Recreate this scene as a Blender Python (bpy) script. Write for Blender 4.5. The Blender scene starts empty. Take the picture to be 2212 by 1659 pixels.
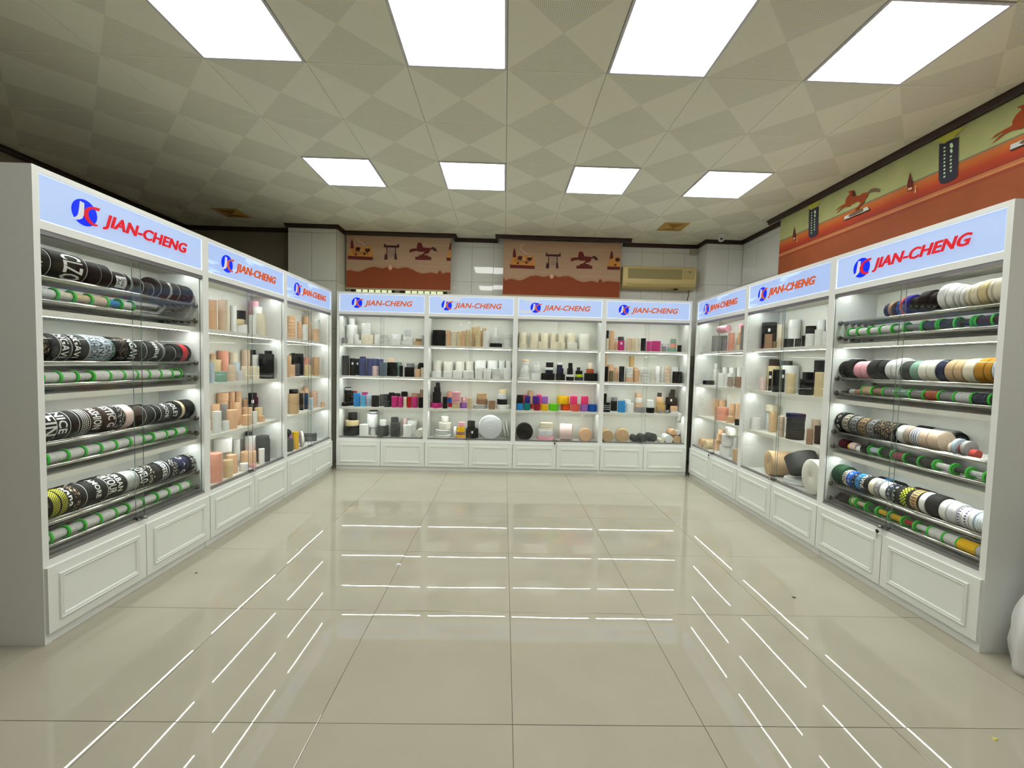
import bpy, bmesh, math, random
from mathutils import Matrix, Vector
random.seed(7)
sc = bpy.context.scene
COL = sc.collection
PI = math.pi

# ------------------------------------------------------------------ camera
cam_d = bpy.data.cameras.new('camera'); cam = bpy.data.objects.new('camera', cam_d); COL.objects.link(cam)
cam_d.sensor_width = 36.0; cam_d.sensor_fit = 'HORIZONTAL'
cam_d.lens = 36.0 * 922.945 / 2212.0
cam_d.clip_start = 0.02; cam_d.clip_end = 60
def cam_matrix(yaw, pitch, roll, loc):
    f = Vector((math.sin(yaw)*math.cos(pitch), math.cos(yaw)*math.cos(pitch), math.sin(pitch)))
    r = Vector((math.cos(yaw), -math.sin(yaw), 0)); u = r.cross(f)
    r2 = r*math.cos(roll)+u*math.sin(roll); u2 = u*math.cos(roll)-r*math.sin(roll)
    m = Matrix((r2, u2, -f)).transposed().to_4x4(); m.translation = loc
    return m
cam.matrix_world = cam_matrix(0.019653, -0.047933, 0.024729, Vector((0, 0, 1.49326)))
sc.camera = cam

# ------------------------------------------------------------------ world, exposure
w = bpy.data.worlds.new('world'); sc.world = w; w.use_nodes = True
w.node_tree.nodes['Background'].inputs[0].default_value = (0.8, 0.9, 1, 1)
w.node_tree.nodes['Background'].inputs[1].default_value = 0.25
sc.view_settings.view_transform = 'Standard'; sc.view_settings.look = 'None'
sc.view_settings.exposure = EXPOSURE = 0.0
sc.view_settings.gamma = 1.0; sc.view_settings.use_curve_mapping = False
sc.cycles.max_bounces = 7; sc.cycles.diffuse_bounces = 4; sc.cycles.glossy_bounces = 3
sc.cycles.transparent_max_bounces = 24; sc.cycles.transmission_bounces = 4
sc.cycles.caustics_reflective = False; sc.cycles.caustics_refractive = False
sc.cycles.sample_clamp_indirect = 6.0
sc.cycles.use_adaptive_sampling = True; sc.cycles.adaptive_threshold = 0.06; sc.cycles.adaptive_min_samples = 12
PANEL_E, STRIP_E, SIGN_E = 11.3, 54.0, 0.74      # ceiling panels, shelf strips, sign boxes

# ------------------------------------------------------------------ materials
def lin(c): return tuple(((v/255)/12.92 if v/255 <= .04045 else ((v/255+.055)/1.055)**2.4) for v in c)
MATS = {}
def newmat(name):
    m = bpy.data.materials.new(name); m.use_nodes = True
    nt = m.node_tree; b = nt.nodes['Principled BSDF']
    return m, nt, b
def N(nt, t, **kw):
    n = nt.nodes.new(t)
    for k, v in kw.items(): setattr(n, k, v)
    return n
def math_n(nt, op, a, b=None):
    n = N(nt, 'ShaderNodeMath', operation=op)
    for i, v in enumerate((a, b)):
        if v is None: continue
        if isinstance(v, (int, float)): n.inputs[i].default_value = v
        else: nt.links.new(v, n.inputs[i])
    return n.outputs[0]
def mix_col(nt, fac, a, b):
    n = N(nt, 'ShaderNodeMix', data_type='RGBA')
    nt.links.new(fac, n.inputs[0])
    for i, v in ((6, a), (7, b)):
        if isinstance(v, tuple): n.inputs[i].default_value = (*v[:3], 1)
        else: nt.links.new(v, n.inputs[i])
    return n.outputs[2]
def plain(name, rgb, rough=.5, metal=0., spec=.5, vary=0., scale=6., bump=0., bscale=200.):
    if name in MATS: return MATS[name]
    m, nt, b = newmat(name); c = lin(rgb)
    b.inputs['Base Color'].default_value = (*c, 1); b.inputs['Roughness'].default_value = rough
    b.inputs['Metallic'].default_value = metal; b.inputs['Specular IOR Level'].default_value = spec
    if vary or bump:
        tc = N(nt, 'ShaderNodeTexCoord')
    if vary:
        nz = N(nt, 'ShaderNodeTexNoise'); nz.inputs['Scale'].default_value = scale; nz.inputs['Detail'].default_value = 3
        nt.links.new(tc.outputs['Object'], nz.inputs['Vector'])
        nt.links.new(mix_col(nt, nz.outputs['Fac'], tuple(v*(1-vary) for v in c), tuple(min(1, v*(1+vary)) for v in c)), b.inputs['Base Color'])
    if bump:
        n2 = N(nt, 'ShaderNodeTexNoise'); n2.inputs['Scale'].default_value = bscale
        nt.links.new(tc.outputs['Object'], n2.inputs['Vector'])
        bp = N(nt, 'ShaderNodeBump'); bp.inputs['Strength'].default_value = bump; bp.inputs['Distance'].default_value = .002
        nt.links.new(n2.outputs['Fac'], bp.inputs['Height']); nt.links.new(bp.outputs['Normal'], b.inputs['Normal'])
    MATS[name] = m
    return m
def emit(name, rgb, strength, base=(235, 235, 235), wrinkle_glint=0.):
    if name in MATS: return MATS[name]
    m, nt, b = newmat(name)
    b.inputs['Base Color'].default_value = (*lin(base), 1); b.inputs['Roughness'].default_value = .35; b.inputs['Specular IOR Level'].default_value = .2
    b.inputs['Emission Color'].default_value = (*lin(rgb), 1); b.inputs['Emission Strength'].default_value = strength
    if wrinkle_glint:  # reflections on film wrinkles, painted as brighter streaks in the emission
        tc = N(nt, 'ShaderNodeTexCoord'); mp = N(nt, 'ShaderNodeMapping')
        mp.inputs['Rotation'].default_value = (0, .9, 0); mp.inputs['Scale'].default_value = (3., 1, 13.)
        nt.links.new(tc.outputs['Object'], mp.inputs['Vector'])
        nz = N(nt, 'ShaderNodeTexNoise'); nz.inputs['Scale'].default_value = 1.1; nz.inputs['Detail'].default_value = 1.0; nz.inputs['Distortion'].default_value = .9
        nt.links.new(mp.outputs[0], nz.inputs['Vector'])
        rp = N(nt, 'ShaderNodeValToRGB'); rp.color_ramp.elements[0].position = .60; rp.color_ramp.elements[0].color = (0, 0, 0, 1)
        rp.color_ramp.elements[1].position = .70; rp.color_ramp.elements[1].color = (1, 1, 1, 1)
        nt.links.new(nz.outputs['Fac'], rp.inputs[0])
        s = math_n(nt, 'MULTIPLY', rp.outputs[0], wrinkle_glint*strength); s = math_n(nt, 'ADD', s, strength)
        nt.links.new(s, b.inputs['Emission Strength'])
    MATS[name] = m
    return m
def glass_mat():
    m, nt, b = newmat('clear_glass'); nt.nodes.remove(b); out = nt.nodes['Material Output']
    tr = N(nt, 'ShaderNodeBsdfTransparent'); tr.inputs[0].default_value = (.98, .985, .978, 1)
    gl = N(nt, 'ShaderNodeBsdfGlossy'); gl.inputs['Roughness'].default_value = .0
    lw = N(nt, 'ShaderNodeLayerWeight'); lw.inputs['Blend'].default_value = .5
    p = math_n(nt, 'POWER', lw.outputs['Facing'], 5.0); f = math_n(nt, 'MULTIPLY', p, .5); f = math_n(nt, 'ADD', f, .03)
    mx = N(nt, 'ShaderNodeMixShader'); nt.links.new(f, mx.inputs[0]); nt.links.new(tr.outputs[0], mx.inputs[1]); nt.links.new(gl.outputs[0], mx.inputs[2])
    nt.links.new(mx.outputs[0], out.inputs[0])
    return m
PAL = dict(white=(238,239,237), ivory=(235,232,221), cream=(232,223,200), sand=(222,203,160), tan=(205,173,134), peach=(230,188,150), skin=(226,201,177),
    salmon=(230,163,141), coral=(228,92,82), pink=(236,170,182), pale_pink=(238,212,208), hot_pink=(236,62,120), magenta=(200,52,128), rose=(170,84,96), mauve=(150,108,118),
    red=(188,30,42), crimson=(150,26,38), maroon=(74,24,34), rust=(178,84,50), orange=(238,84,18), gold=(200,164,104), mustard=(186,132,36), yellow=(236,186,20), lemon=(214,214,40), lime=(206,226,30),
    lime_green=(106,206,32), dark_green=(24,64,40), sage_green=(132,168,152), teal=(0,124,122), olive=(128,116,82), azure=(44,138,208), sky_blue=(84,184,230), pale_blue=(198,214,230), blue=(24,84,176),
    navy=(30,34,62), indigo=(44,38,130), violet=(78,40,138), lilac=(160,104,190), slate_blue=(74,80,124), slate_grey=(98,110,126), black=(26,25,26), charcoal=(62,62,62), black_striped=(34,30,34),
    grey=(142,142,144), pale_grey=(214,216,220), silver=(178,180,178), taupe=(170,154,140), brown=(158,124,98), dark_brown=(52,38,34))
def fabric(col):
    key = 'fabric_'+col
    if key in MATS: return MATS[key]
    m, nt, b = newmat(key); c = lin(PAL[col])
    tc = N(nt, 'ShaderNodeTexCoord'); nz = N(nt, 'ShaderNodeTexNoise'); nz.inputs['Scale'].default_value = 5; nz.inputs['Detail'].default_value = 4
    nt.links.new(tc.outputs['Object'], nz.inputs['Vector'])
    nt.links.new(mix_col(nt, nz.outputs['Fac'], tuple(v*.86 for v in c), tuple(min(1, v*1.12) for v in c)), b.inputs['Base Color'])
    b.inputs['Roughness'].default_value = .82; b.inputs['Specular IOR Level'].default_value = .18
    n2 = N(nt, 'ShaderNodeTexNoise'); n2.inputs['Scale'].default_value = 60
    nt.links.new(tc.outputs['Object'], n2.inputs['Vector'])
    bp = N(nt, 'ShaderNodeBump'); bp.inputs['Strength'].default_value = .12; bp.inputs['Distance'].default_value = .02
    nt.links.new(n2.outputs['Fac'], bp.inputs['Height']); nt.links.new(bp.outputs['Normal'], b.inputs['Normal'])
    MATS[key] = m
    return m
def thread_mat(col):                       # wound thread: fine rings along the spool
    key = 'thread_'+col
    if key in MATS: return MATS[key]
    m, nt, b = newmat(key); c = lin(PAL[col])
    tc = N(nt, 'ShaderNodeTexCoord'); mp = N(nt, 'ShaderNodeMapping'); mp.inputs['Scale'].default_value = (1.2, 1.2, 16)
    nt.links.new(tc.outputs['Object'], mp.inputs[0]); nz = N(nt, 'ShaderNodeTexNoise'); nz.inputs['Scale'].default_value = 1.0; nz.inputs['Detail'].default_value = 5
    nt.links.new(mp.outputs[0], nz.inputs['Vector'])
    nt.links.new(mix_col(nt, nz.outputs['Fac'], tuple(v*.62 for v in c), tuple(min(1, v*1.2) for v in c)), b.inputs['Base Color'])
    b.inputs['Roughness'].default_value = .6
    bp = N(nt, 'ShaderNodeBump'); bp.inputs['Strength'].default_value = .5; bp.inputs['Distance'].default_value = .03
    nt.links.new(nz.outputs['Fac'], bp.inputs['Height']); nt.links.new(bp.outputs['Normal'], b.inputs['Normal'])
    MATS[key] = m
    return m
def fabric_end(col):                       # wound edge: thin rings from the winding
    key = 'wound_'+col
    if key in MATS: return MATS[key]
    m, nt, b = newmat(key); c = lin(PAL[col])
    tc = N(nt, 'ShaderNodeTexCoord'); sx = N(nt, 'ShaderNodeSeparateXYZ'); nt.links.new(tc.outputs['Object'], sx.inputs[0])
    cx = N(nt, 'ShaderNodeCombineXYZ'); nt.links.new(sx.outputs[0], cx.inputs[0]); nt.links.new(sx.outputs[1], cx.inputs[1])
    ln = N(nt, 'ShaderNodeVectorMath', operation='LENGTH'); nt.links.new(cx.outputs[0], ln.inputs[0])
    an = math_n(nt, 'ARCTAN2', sx.outputs[1], sx.outputs[0])
    ph = math_n(nt, 'ADD', math_n(nt, 'MULTIPLY', ln.outputs['Value'], 62.0), an)
    sn = math_n(nt, 'SINE', ph); f = math_n(nt, 'ADD', math_n(nt, 'MULTIPLY', sn, .5), .5)
    nt.links.new(mix_col(nt, f, tuple(v*.68 for v in c), tuple(min(1, v*1.06) for v in c)), b.inputs['Base Color'])
    b.inputs['Roughness'].default_value = .88; b.inputs['Specular IOR Level'].default_value = .2
    MATS[key] = m
    return m

M_WHITE = plain('white_laminate', (226, 228, 225), .42, spec=.4)
M_DOOR = plain('white_lacquer', (226, 229, 224), .38, spec=.45)
M_INNER = plain('white_board', (228, 228, 219), .5, spec=.35)
M_ALU = plain('aluminium', (150, 148, 150), .35, .8)
M_CHROME = plain('chrome_steel', (214, 213, 208), .2, 1.)
M_CAP = plain('chrome_cap', (120, 112, 106), .3, .9)
M_GLASS = glass_mat()
M_EDGE = plain('glass_edge', (104, 122, 114), .2, spec=.5)
M_STRIP = emit('led_strip_light', (248, 255, 250), STRIP_E)
M_PANEL = emit('led_panel_light', (253, 255, 249), PANEL_E)
M_SIGN = emit('sign_light', (184, 207, 250), SIGN_E, (110, 122, 138))
M_SIGNW = emit('sign_film_glints', (174, 200, 250), SIGN_E, (110, 122, 138), wrinkle_glint=.6)
M_BLUE = emit('logo_blue', (0, 48, 255), .85, (0, 14, 110))
M_JWHITE = emit('logo_white', (222, 230, 240), .55, (150,150,150))
M_RED = emit('logo_red', (232, 34, 46), .55, (160, 16, 24))
M_ORANGE = emit('logo_orange', (232, 104, 48), .52, (150, 62, 26))
M_GREEN = plain('green_plastic', (64, 214, 62), .38, spec=.5)
M_BLACKP = plain('black_plastic', (24, 20, 26), .35)
M_LOCK = plain('lock_steel', (150, 150, 152), .28, 1.)
M_TRIM = plain('dark_wood_trim', (58, 38, 26), .45, vary=.25, scale=9)
M_TAG = plain('paper_tag', (236, 238, 238), .6)

# ------------------------------------------------------------------ mesh building
class MB:
    def __init__(s): s.v = []; s.f = []; s.m = []; s.sm = []
    def add(s, vs, fs, m=0, smooth=False):
        o = len(s.v); s.v += [tuple(v) for v in vs]
        for f in fs: s.f.append(tuple(i+o for i in f)); s.m.append(m); s.sm.append(smooth)
        return s
    def box(s, x0, y0, z0, x1, y1, z1, m=0, cap=None):
        vs = [(x0,y0,z0),(x1,y0,z0),(x1,y1,z0),(x0,y1,z0),(x0,y0,z1),(x1,y0,z1),(x1,y1,z1),(x0,y1,z1)]
        fs = [(0,3,2,1),(4,5,6,7),(0,1,5,4),(2,3,7,6),(1,2,6,5),(3,0,4,7)]
        if cap is None: return s.add(vs, fs, m)
        s.add(vs, [fs[2], fs[3]], m); return s.add(vs, [fs[0], fs[1], fs[4], fs[5]], cap)
    def lathe(s, prof, seg=24, mat=Matrix.Identity(4), m=0, smooth=True, mats=None):
        o = len(s.v); n = len(prof)
        for k in range(seg):
            a = 2*PI*k/seg; c, sn = math.cos(a), math.sin(a)
            for r, z in prof: s.v.append(tuple(mat @ Vector((r*c, r*sn, z))))
        for k in range(seg):
            k2 = (k+1) % seg
            for i in range(n-1):
                s.f.append((o+k*n+i, o+k2*n+i, o+k2*n+i+1, o+k*n+i+1)); s.m.append(mats[i] if mats else m); s.sm.append(smooth)
        return s
    def tube(s, pts, r, seg=8, m=0):
        rings = []
        for i, p in enumerate(pts):
            p = Vector(p); a = Vector(pts[max(0, i-1)]); b = Vector(pts[min(len(pts)-1, i+1)])
            d = (b-a).normalized(); u = d.orthogonal().normalized() if i == 0 else (u - d*u.dot(d)).normalized(); v = d.cross(u)
            rings.append([p+(u*math.cos(2*PI*k/seg)+v*math.sin(2*PI*k/seg))*r for k in range(seg)])
        vs = [q for g in rings for q in g]; fs = []
        for i in range(len(pts)-1):
            for k in range(seg): fs.append((i*seg+k, i*seg+(k+1) % seg, (i+1)*seg+(k+1) % seg, (i+1)*seg+k))
        fs.append(tuple(range(seg))[::-1]); fs.append(tuple(range((len(pts)-1)*seg, len(pts)*seg)))
        return s.add(vs, fs, m, True)
    def mesh(s, name):
        me = bpy.data.meshes.new(name); me.from_pydata(s.v, [], s.f)
        me.polygons.foreach_set('material_index', s.m); me.polygons.foreach_set('use_smooth', s.sm)
        me.update(); return me
    def build(s, name, mats, parent=None, loc=None):
        return link(name, s.mesh(name), mats, parent, loc)
def link(name, me, mats, parent=None, loc=None):
    mats = mats if isinstance(mats, (list, tuple)) else [mats]
    for m in mats: me.materials.append(m)
    o = bpy.data.objects.new(name, me); COL.objects.link(o)
    if parent: o.parent = parent
    if loc: o.location = loc
    return o
def tag(o, label, cat, group=None):
    o['label'] = label; o['category'] = cat
    if group: o['group'] = group
    return o
def struct(o): o['kind'] = 'structure'; return o
def empty(name, loc=(0,0,0), rz=0.):
    o = bpy.data.objects.new(name, None); COL.objects.link(o); o.location = loc; o.rotation_euler = (0, 0, rz); o.empty_display_size = .1
    return o
def inst(name, me, parent=None, loc=(0,0,0), rot=None, scale=None, mats=None):
    o = bpy.data.objects.new(name, me); COL.objects.link(o)
    if parent: o.parent = parent
    o.location = loc
    if rot is not None: o.rotation_euler = rot
    if scale: o.scale = scale
    if mats:
        for i, m in enumerate(mats): o.material_slots[i].link = 'OBJECT'; o.material_slots[i].material = m
    return o
def ngon(name, pts, thick, mats, parent=None, plane='xz', y=0., smooth=False):
    """flat outline (possibly concave) given thickness; plane xz: points (x,z), front face at y, back at y+thick"""
    bm = bmesh.new()
    f3 = (lambda a, b, t: (a, y+t, b)) if plane == 'xz' else (lambda a, b, t: (y+t, a, b))
    fr = [bm.verts.new(f3(a, b, 0)) for a, b in pts]; bk = [bm.verts.new(f3(a, b, thick)) for a, b in pts]
    f = bm.faces.new(fr); g = bm.faces.new(bk[::-1]); f.normal_update(); g.normal_update()
    n = len(pts)
    for i in range(n): bm.faces.new((fr[i], bk[i], bk[(i+1) % n], fr[(i+1) % n]))
    bmesh.ops.triangulate(bm, faces=[f, g]); bmesh.ops.recalc_face_normals(bm, faces=bm.faces)
    me = bpy.data.meshes.new(name); bm.to_mesh(me); bm.free()
    return link(name, me, mats, parent)
def text_mesh(txt, size, bold=.0, shear=0., depth=0., spacing=1., res=3):
    cu = bpy.data.curves.new('t', 'FONT'); cu.body = txt; cu.size = size; cu.offset = bold*size; cu.shear = shear
    cu.align_x = 'CENTER'; cu.align_y = 'CENTER'; cu.extrude = depth; cu.space_character = spacing; cu.resolution_u = res
    ob = bpy.data.objects.new('t', cu); COL.objects.link(ob)
    dg = bpy.context.evaluated_depsgraph_get(); dg.update()
    me = bpy.data.meshes.new_from_object(ob.evaluated_get(dg)); bpy.data.objects.remove(ob); bpy.data.curves.remove(cu)
    me.materials.clear()
    return me

# ------------------------------------------------------------------ the room
CEIL = 3.394
XL, XR, YB, YF = -4.72, 3.52, 6.70, -2.6
M_GROUT = plain('dark_grout', (112, 104, 90), .8)
def floor_mat():
    m, nt, b = newmat('polished_porcelain')
    tc = N(nt, 'ShaderNodeTexCoord'); oi = N(nt, 'ShaderNodeObjectInfo')
    mp = N(nt, 'ShaderNodeVectorMath', operation='ADD'); nt.links.new(tc.outputs['Object'], mp.inputs[0])
    sc_ = N(nt, 'ShaderNodeVectorMath', operation='SCALE'); sc_.inputs['Scale'].default_value = 37.0
    cmb = N(nt, 'ShaderNodeCombineXYZ'); nt.links.new(oi.outputs['Random'], cmb.inputs[0]); nt.links.new(oi.outputs['Random'], cmb.inputs[1])
    nt.links.new(cmb.outputs[0], sc_.inputs[0]); nt.links.new(sc_.outputs[0], mp.inputs[1])
    nz = N(nt, 'ShaderNodeTexNoise'); nz.inputs['Scale'].default_value = 2.6; nz.inputs['Detail'].default_value = 5
    nt.links.new(mp.outputs[0], nz.inputs['Vector'])
    nt.links.new(mix_col(nt, nz.outputs['Fac'], lin((163, 158, 142)), lin((178, 172, 156))), b.inputs['Base Color'])
    b.inputs['Roughness'].default_value = .012; b.inputs['IOR'].default_value = 1.5; b.inputs['Specular IOR Level'].default_value = .5
    n2 = N(nt, 'ShaderNodeTexNoise'); n2.inputs['Scale'].default_value = 2.2; n2.inputs['Detail'].default_value = 1
    nt.links.new(mp.outputs[0], n2.inputs['Vector'])
    bp = N(nt, 'ShaderNodeBump'); bp.inputs['Strength'].default_value = .10; bp.inputs['Distance'].default_value = .004
    nt.links.new(n2.outputs['Fac'], bp.inputs['Height']); nt.links.new(bp.outputs['Normal'], b.inputs['Normal'])
    return m
floor = struct(MB().box(XL-.1, YF-.1, -.06, XR+.1, YB+.1, -.004).build('floor', M_GROUT))
T = .8011
def bev_tile(sx, sy, h, b):                 # slab with a chamfered upper edge, top at z = 0
    x, y = sx/2, sy/2
    vs = [(-x,-y,-h),(x,-y,-h),(x,y,-h),(-x,y,-h),(-x,-y,-b),(x,-y,-b),(x,y,-b),(-x,y,-b),(-x+b,-y+b,0),(x-b,-y+b,0),(x-b,y-b,0),(-x+b,y-b,0)]
    fs = [(0,3,2,1),(8,9,10,11)]+[(i, (i+1)%4, 4+(i+1)%4, 4+i) for i in range(4)]+[(4+i, 4+(i+1)%4, 8+(i+1)%4, 8+i) for i in range(4)]
    return vs, fs
ft = MB().add(*bev_tile(T-.0025, T-.0025, .01, .0008)).mesh('floor_tile'); ft.materials.append(floor_mat())
for i in range(-6, 5):
    for j in range(-6, 7):
        cx, cy = .0703+T*(i+.5), 1.699+T*(j+.5)
        if cx-T/2 > XR or cx+T/2 < XL or cy-T/2 > YB or cy+T/2 < YF: continue
        t = inst('floor_tile', ft, floor, (cx, cy, 0), (random.gauss(0, .0004), random.gauss(0, .0004), 0))

# ceiling: square tiles with two perforated triangles each
def perforated():
    m, nt, b = newmat('perforated_tile'); c = lin((240, 240, 219))
    tc = N(nt, 'ShaderNodeTexCoord'); v = N(nt, 'ShaderNodeVectorMath', operation='SCALE'); v.inputs['Scale'].default_value = 1/.0105
    nt.links.new(tc.outputs['Object'], v.inputs[0])
    fr = N(nt, 'ShaderNodeVectorMath', operation='FRACTION'); nt.links.new(v.outputs[0], fr.inputs[0])
    sb = N(nt, 'ShaderNodeVectorMath', operation='SUBTRACT'); sb.inputs[1].default_value = (.5, .5, 0); nt.links.new(fr.outputs[0], sb.inputs[0])
    ml = N(nt, 'ShaderNodeVectorMath', operation='MULTIPLY'); ml.inputs[1].default_value = (1, 1, 0); nt.links.new(sb.outputs[0], ml.inputs[0])
    ln = N(nt, 'ShaderNodeVectorMath', operation='LENGTH'); nt.links.new(ml.outputs[0], ln.inputs[0])
    f = math_n(nt, 'LESS_THAN', ln.outputs['Value'], .27)
    nt.links.new(mix_col(nt, f, c, tuple(x*.5 for x in c)), b.inputs['Base Color']); b.inputs['Roughness'].default_value = .75
    return m
M_CT = plain('ceiling_tile_paint', (242, 242, 222), .7, vary=.02, scale=2)
M_GAP = plain('ceiling_gap', (96, 88, 70), .9)
ceiling = struct(MB().box(XL-.1, YF-.1, CEIL+.012, XR+.1, YB+.1, CEIL+.08).build('ceiling', M_GAP))
G = .648; GX, GY = -.0247, 2.8666
h = G/2-.0016
cmb_ = MB()
vs = [(-h,-h,.0012),(h,-h,.0012),(h,h,.0012),(-h,h,.0012),(-h+.004,-h+.004,0),(h-.004,-h+.004,0),(h-.004,h-.004,0),(-h+.004,h-.004,0),(0,0,0),(-h,-h,.0115),(h,-h,.0115),(h,h,.0115),(-h,h,.0115)]
for k in range(4):
    a, b2 = 4+k, 4+(k+1) % 4
    cmb_.add(vs, [(8, b2, a)], 1 if k in (0, 2) else 0)
    cmb_.add(vs, [(a, b2, (k+1) % 4, k)], 0); cmb_.add(vs, [(k, (k+1) % 4, 9+(k+1) % 4, 9+k)], 0)
ctile = cmb_.mesh('ceiling_tile'); ctile.materials.append(M_CT); ctile.materials.append(perforated())
LIGHT_CELLS = {(i, j) for i in (-3, -1, 1, 3) for j in (-1, 2, -4)}
pm = MB().box(-h, -h, 0, h, h, .011)
fm = MB()
for (x0, y0, x1, y1) in ((-h,-h,h,-h+.016),(-h,h-.016,h,h),(-h,-h+.016,-h+.016,h-.016),(h-.016,-h+.016,h,h-.016)): fm.box(x0, y0, -.006, x1, y1, .011)
fme = fm.mesh('panel_frame'); fme.materials.append(plain('panel_frame_white', (214, 212, 220), .5))
dme = MB().box(-h+.016, -h+.016, -.001, h-.016, h-.016, .011).mesh('diffuser'); dme.materials.append(M_PANEL)
for i in range(-8, 7):
    for j in range(-9, 7):
        cx, cy = GX+G*(i+.5), GY+G*(j+.5)
        if cx-G/2 > XR or cx+G/2 < XL or cy-G/2 > YB or cy+G/2 < YF: continue
        if (i, j) in LIGHT_CELLS:
            e = empty('ceiling_light_panel', (cx, cy, CEIL))
            row = {2: 'row by the tiled wall', -1: 'middle row', -4: 'row farthest from tiled wall'}[j]
            tag(e, 'bright square LED panel, %s from the long side blind, %s' % ({3: 'first', 1: 'second', -1: 'third', -3: 'fourth'}[i], row), 'ceiling light', 'LED ceiling panels')
            inst('panel_frame', fme, e); inst('diffuser', dme, e)
        else:
            inst('ceiling_tile', ctile, ceiling, (cx, cy, CEIL))

# walls
M_WALLG = plain('wall_joint', (196, 194, 186), .8)
M_WT = plain('glazed_wall_tile', (240, 241, 237), .03, spec=.5)
M_COLP = plain('column_panel', (226, 226, 216), .4, vary=.02)
M_WALLD = plain('wall_paint_brown', (150, 140, 122), .75, vary=.06, scale=3)
M_WALLF = plain('wall_paint_grey', (170, 164, 152), .7)
M_JOINT = plain('column_joint', (40, 36, 30), .8)
def wall(name, x0, y0, x1, y1, mat, z1=None): return struct(MB().box(x0, y0, -.004, x1, y1, z1 or CEIL).build(name, mat))
wb = wall('wall_back', -3.12, YB, XR+.1, YB+.1, M_WALLG)
wr = wall('wall_right', XR, YF, XR+.1, YB, M_WALLG)
wl = wall('wall_left', XL-.1, YF, XL, YB+.1, M_WALLD)
wbl = wall('wall_rear_left', XL, 6.47, -3.12, 6.57, M_WALLD)
wf = wall('wall_front', XL-.1, YF-.1, XR+.1, YF, M_WALLF)
wc = wall('wall_column', -3.112, 6.23, -2.43, YB, M_JOINT)
wc2 = wall('wall_pier', 2.975, 6.395, XR, YB, M_WALLG)
wt_cache = {}
def wtile(parent, name, w_, h_, pos, rz, mat, d=.008):
    k = (name, round(w_, 3), round(h_, 3), mat.name)
    if k not in wt_cache:
        v_, f_ = bev_tile(w_-.004, h_-.004, d, .0015)
        me = MB().add([(x, -d-z, y) for x, y, z in v_], [f[::-1] for f in f_]).mesh(name); me.materials.append(mat); wt_cache[k] = me
    inst(name, wt_cache[k], parent, pos, (random.gauss(0, .0015), 0, rz+random.gauss(0, .0015)))
TW, TH = .33, .53
zs = [(1.68+TH*k, min(1.68+TH*(k+1), CEIL)) for k in range(4)]
def tile_run(parent, a0, a1, first, fn, rz):
    k = math.floor((a0-first)/TW)
    while first+TW*k < a1-.01:
        l, r = max(a0, first+TW*k), min(a1, first+TW*(k+1)); k += 1
        if r-l < .02: continue
        for z0, z1 in zs:
            if z1-z0 > .03: wtile(parent, 'wall_tile', r-l, z1-z0, fn((l+r)/2, (z0+z1)/2), rz, M_WT)
tile_run(wb, -2.42, 2.97, -.531, lambda a, z: (a, YB, z), 0)
tile_run(wc2, 2.975, XR, 2.975, lambda a, z: (a, 6.395, z), 0)
tile_run(wc2, 6.40, YB, 6.40, lambda a, z: (2.975, a, z), -PI/2)
tile_run(wr, 1.2, 6.38, .43, lambda a, z: (XR, a, z), -PI/2)
zj = [0, .57, 1.25, 1.93, 2.612, 3.285, CEIL]
for z0, z1 in zip(zj, zj[1:]):
    for l, r in ((-3.112, -2.778), (-2.778, -2.43)):
        if z1 > 3.3 and l < -3: wtile(wc, 'column_panel', .682, z1-z0, (-2.771, 6.23, (z0+z1)/2), 0, M_COLP)
        elif z1 < 3.3: wtile(wc, 'column_panel', r-l, z1-z0, ((l+r)/2, 6.23, (z0+z1)/2), 0, M_COLP)
    wtile(wc, 'column_panel', .46, z1-z0, (-2.43, 6.465, (z0+z1)/2), PI/2, M_COLP)
# dark crown moulding
n = 0
def trim(pts, hh=.05, d=.045):               # runs along pts; the room lies to the right of the run
    global n; n += 1
    mb = MB()
    prof = [(0, 0), (d, 0), (d, -.012), (d*.72, -.02), (d*.55, -hh*.8), (d*.3, -hh), (0, -hh)]
    P = [Vector(p) for p in pts]; rings = []
    for i, p in enumerate(P):
        d0 = (P[i]-P[i-1]).normalized() if i else None; d1 = (P[i+1]-P[i]).normalized() if i < len(P)-1 else None
        n0 = Vector((d0.y, -d0.x)) if d0 else None; n1 = Vector((d1.y, -d1.x)) if d1 else None
        nn = n0 if n1 is None else n1 if n0 is None else (n0+n1)/(1+n0.dot(n1))
        rings.append([(p.x+nn.x*a, p.y+nn.y*a, CEIL-.001+b) for a, b in prof])
    k = len(prof); vs = [v for r in rings for v in r]
    fs = [(i*k+a, i*k+(a+1) % k, (i+1)*k+(a+1) % k, (i+1)*k+a) for i in range(len(P)-1) for a in range(k)]
    fs += [tuple(range(k))[::-1], tuple(range((len(P)-1)*k, len(P)*k))]
    o = struct(mb.add(vs, fs).build('trim_%d' % n, M_TRIM))
    bm = bmesh.new(); bm.from_mesh(o.data); bmesh.ops.recalc_face_normals(bm, faces=bm.faces); bm.to_mesh(o.data); bm.free()
trim([(XL, YF), (XL, 6.47), (-3.112, 6.47), (-3.112, 6.23), (-2.43, 6.23), (-2.43, 6.49), (-.80, 6.49), (-.80, YB-.008), (-.13, YB-.008), (-.13, 6.455), (1.86, 6.455)], .052)
trim([(1.80, YB-.008), (2.975, YB-.008), (2.975, 6.395), (XR-.008, 6.395), (XR-.008, 5.42)], .05)
trim([(3.36, 5.50), (3.36, YF)], .05)
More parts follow.
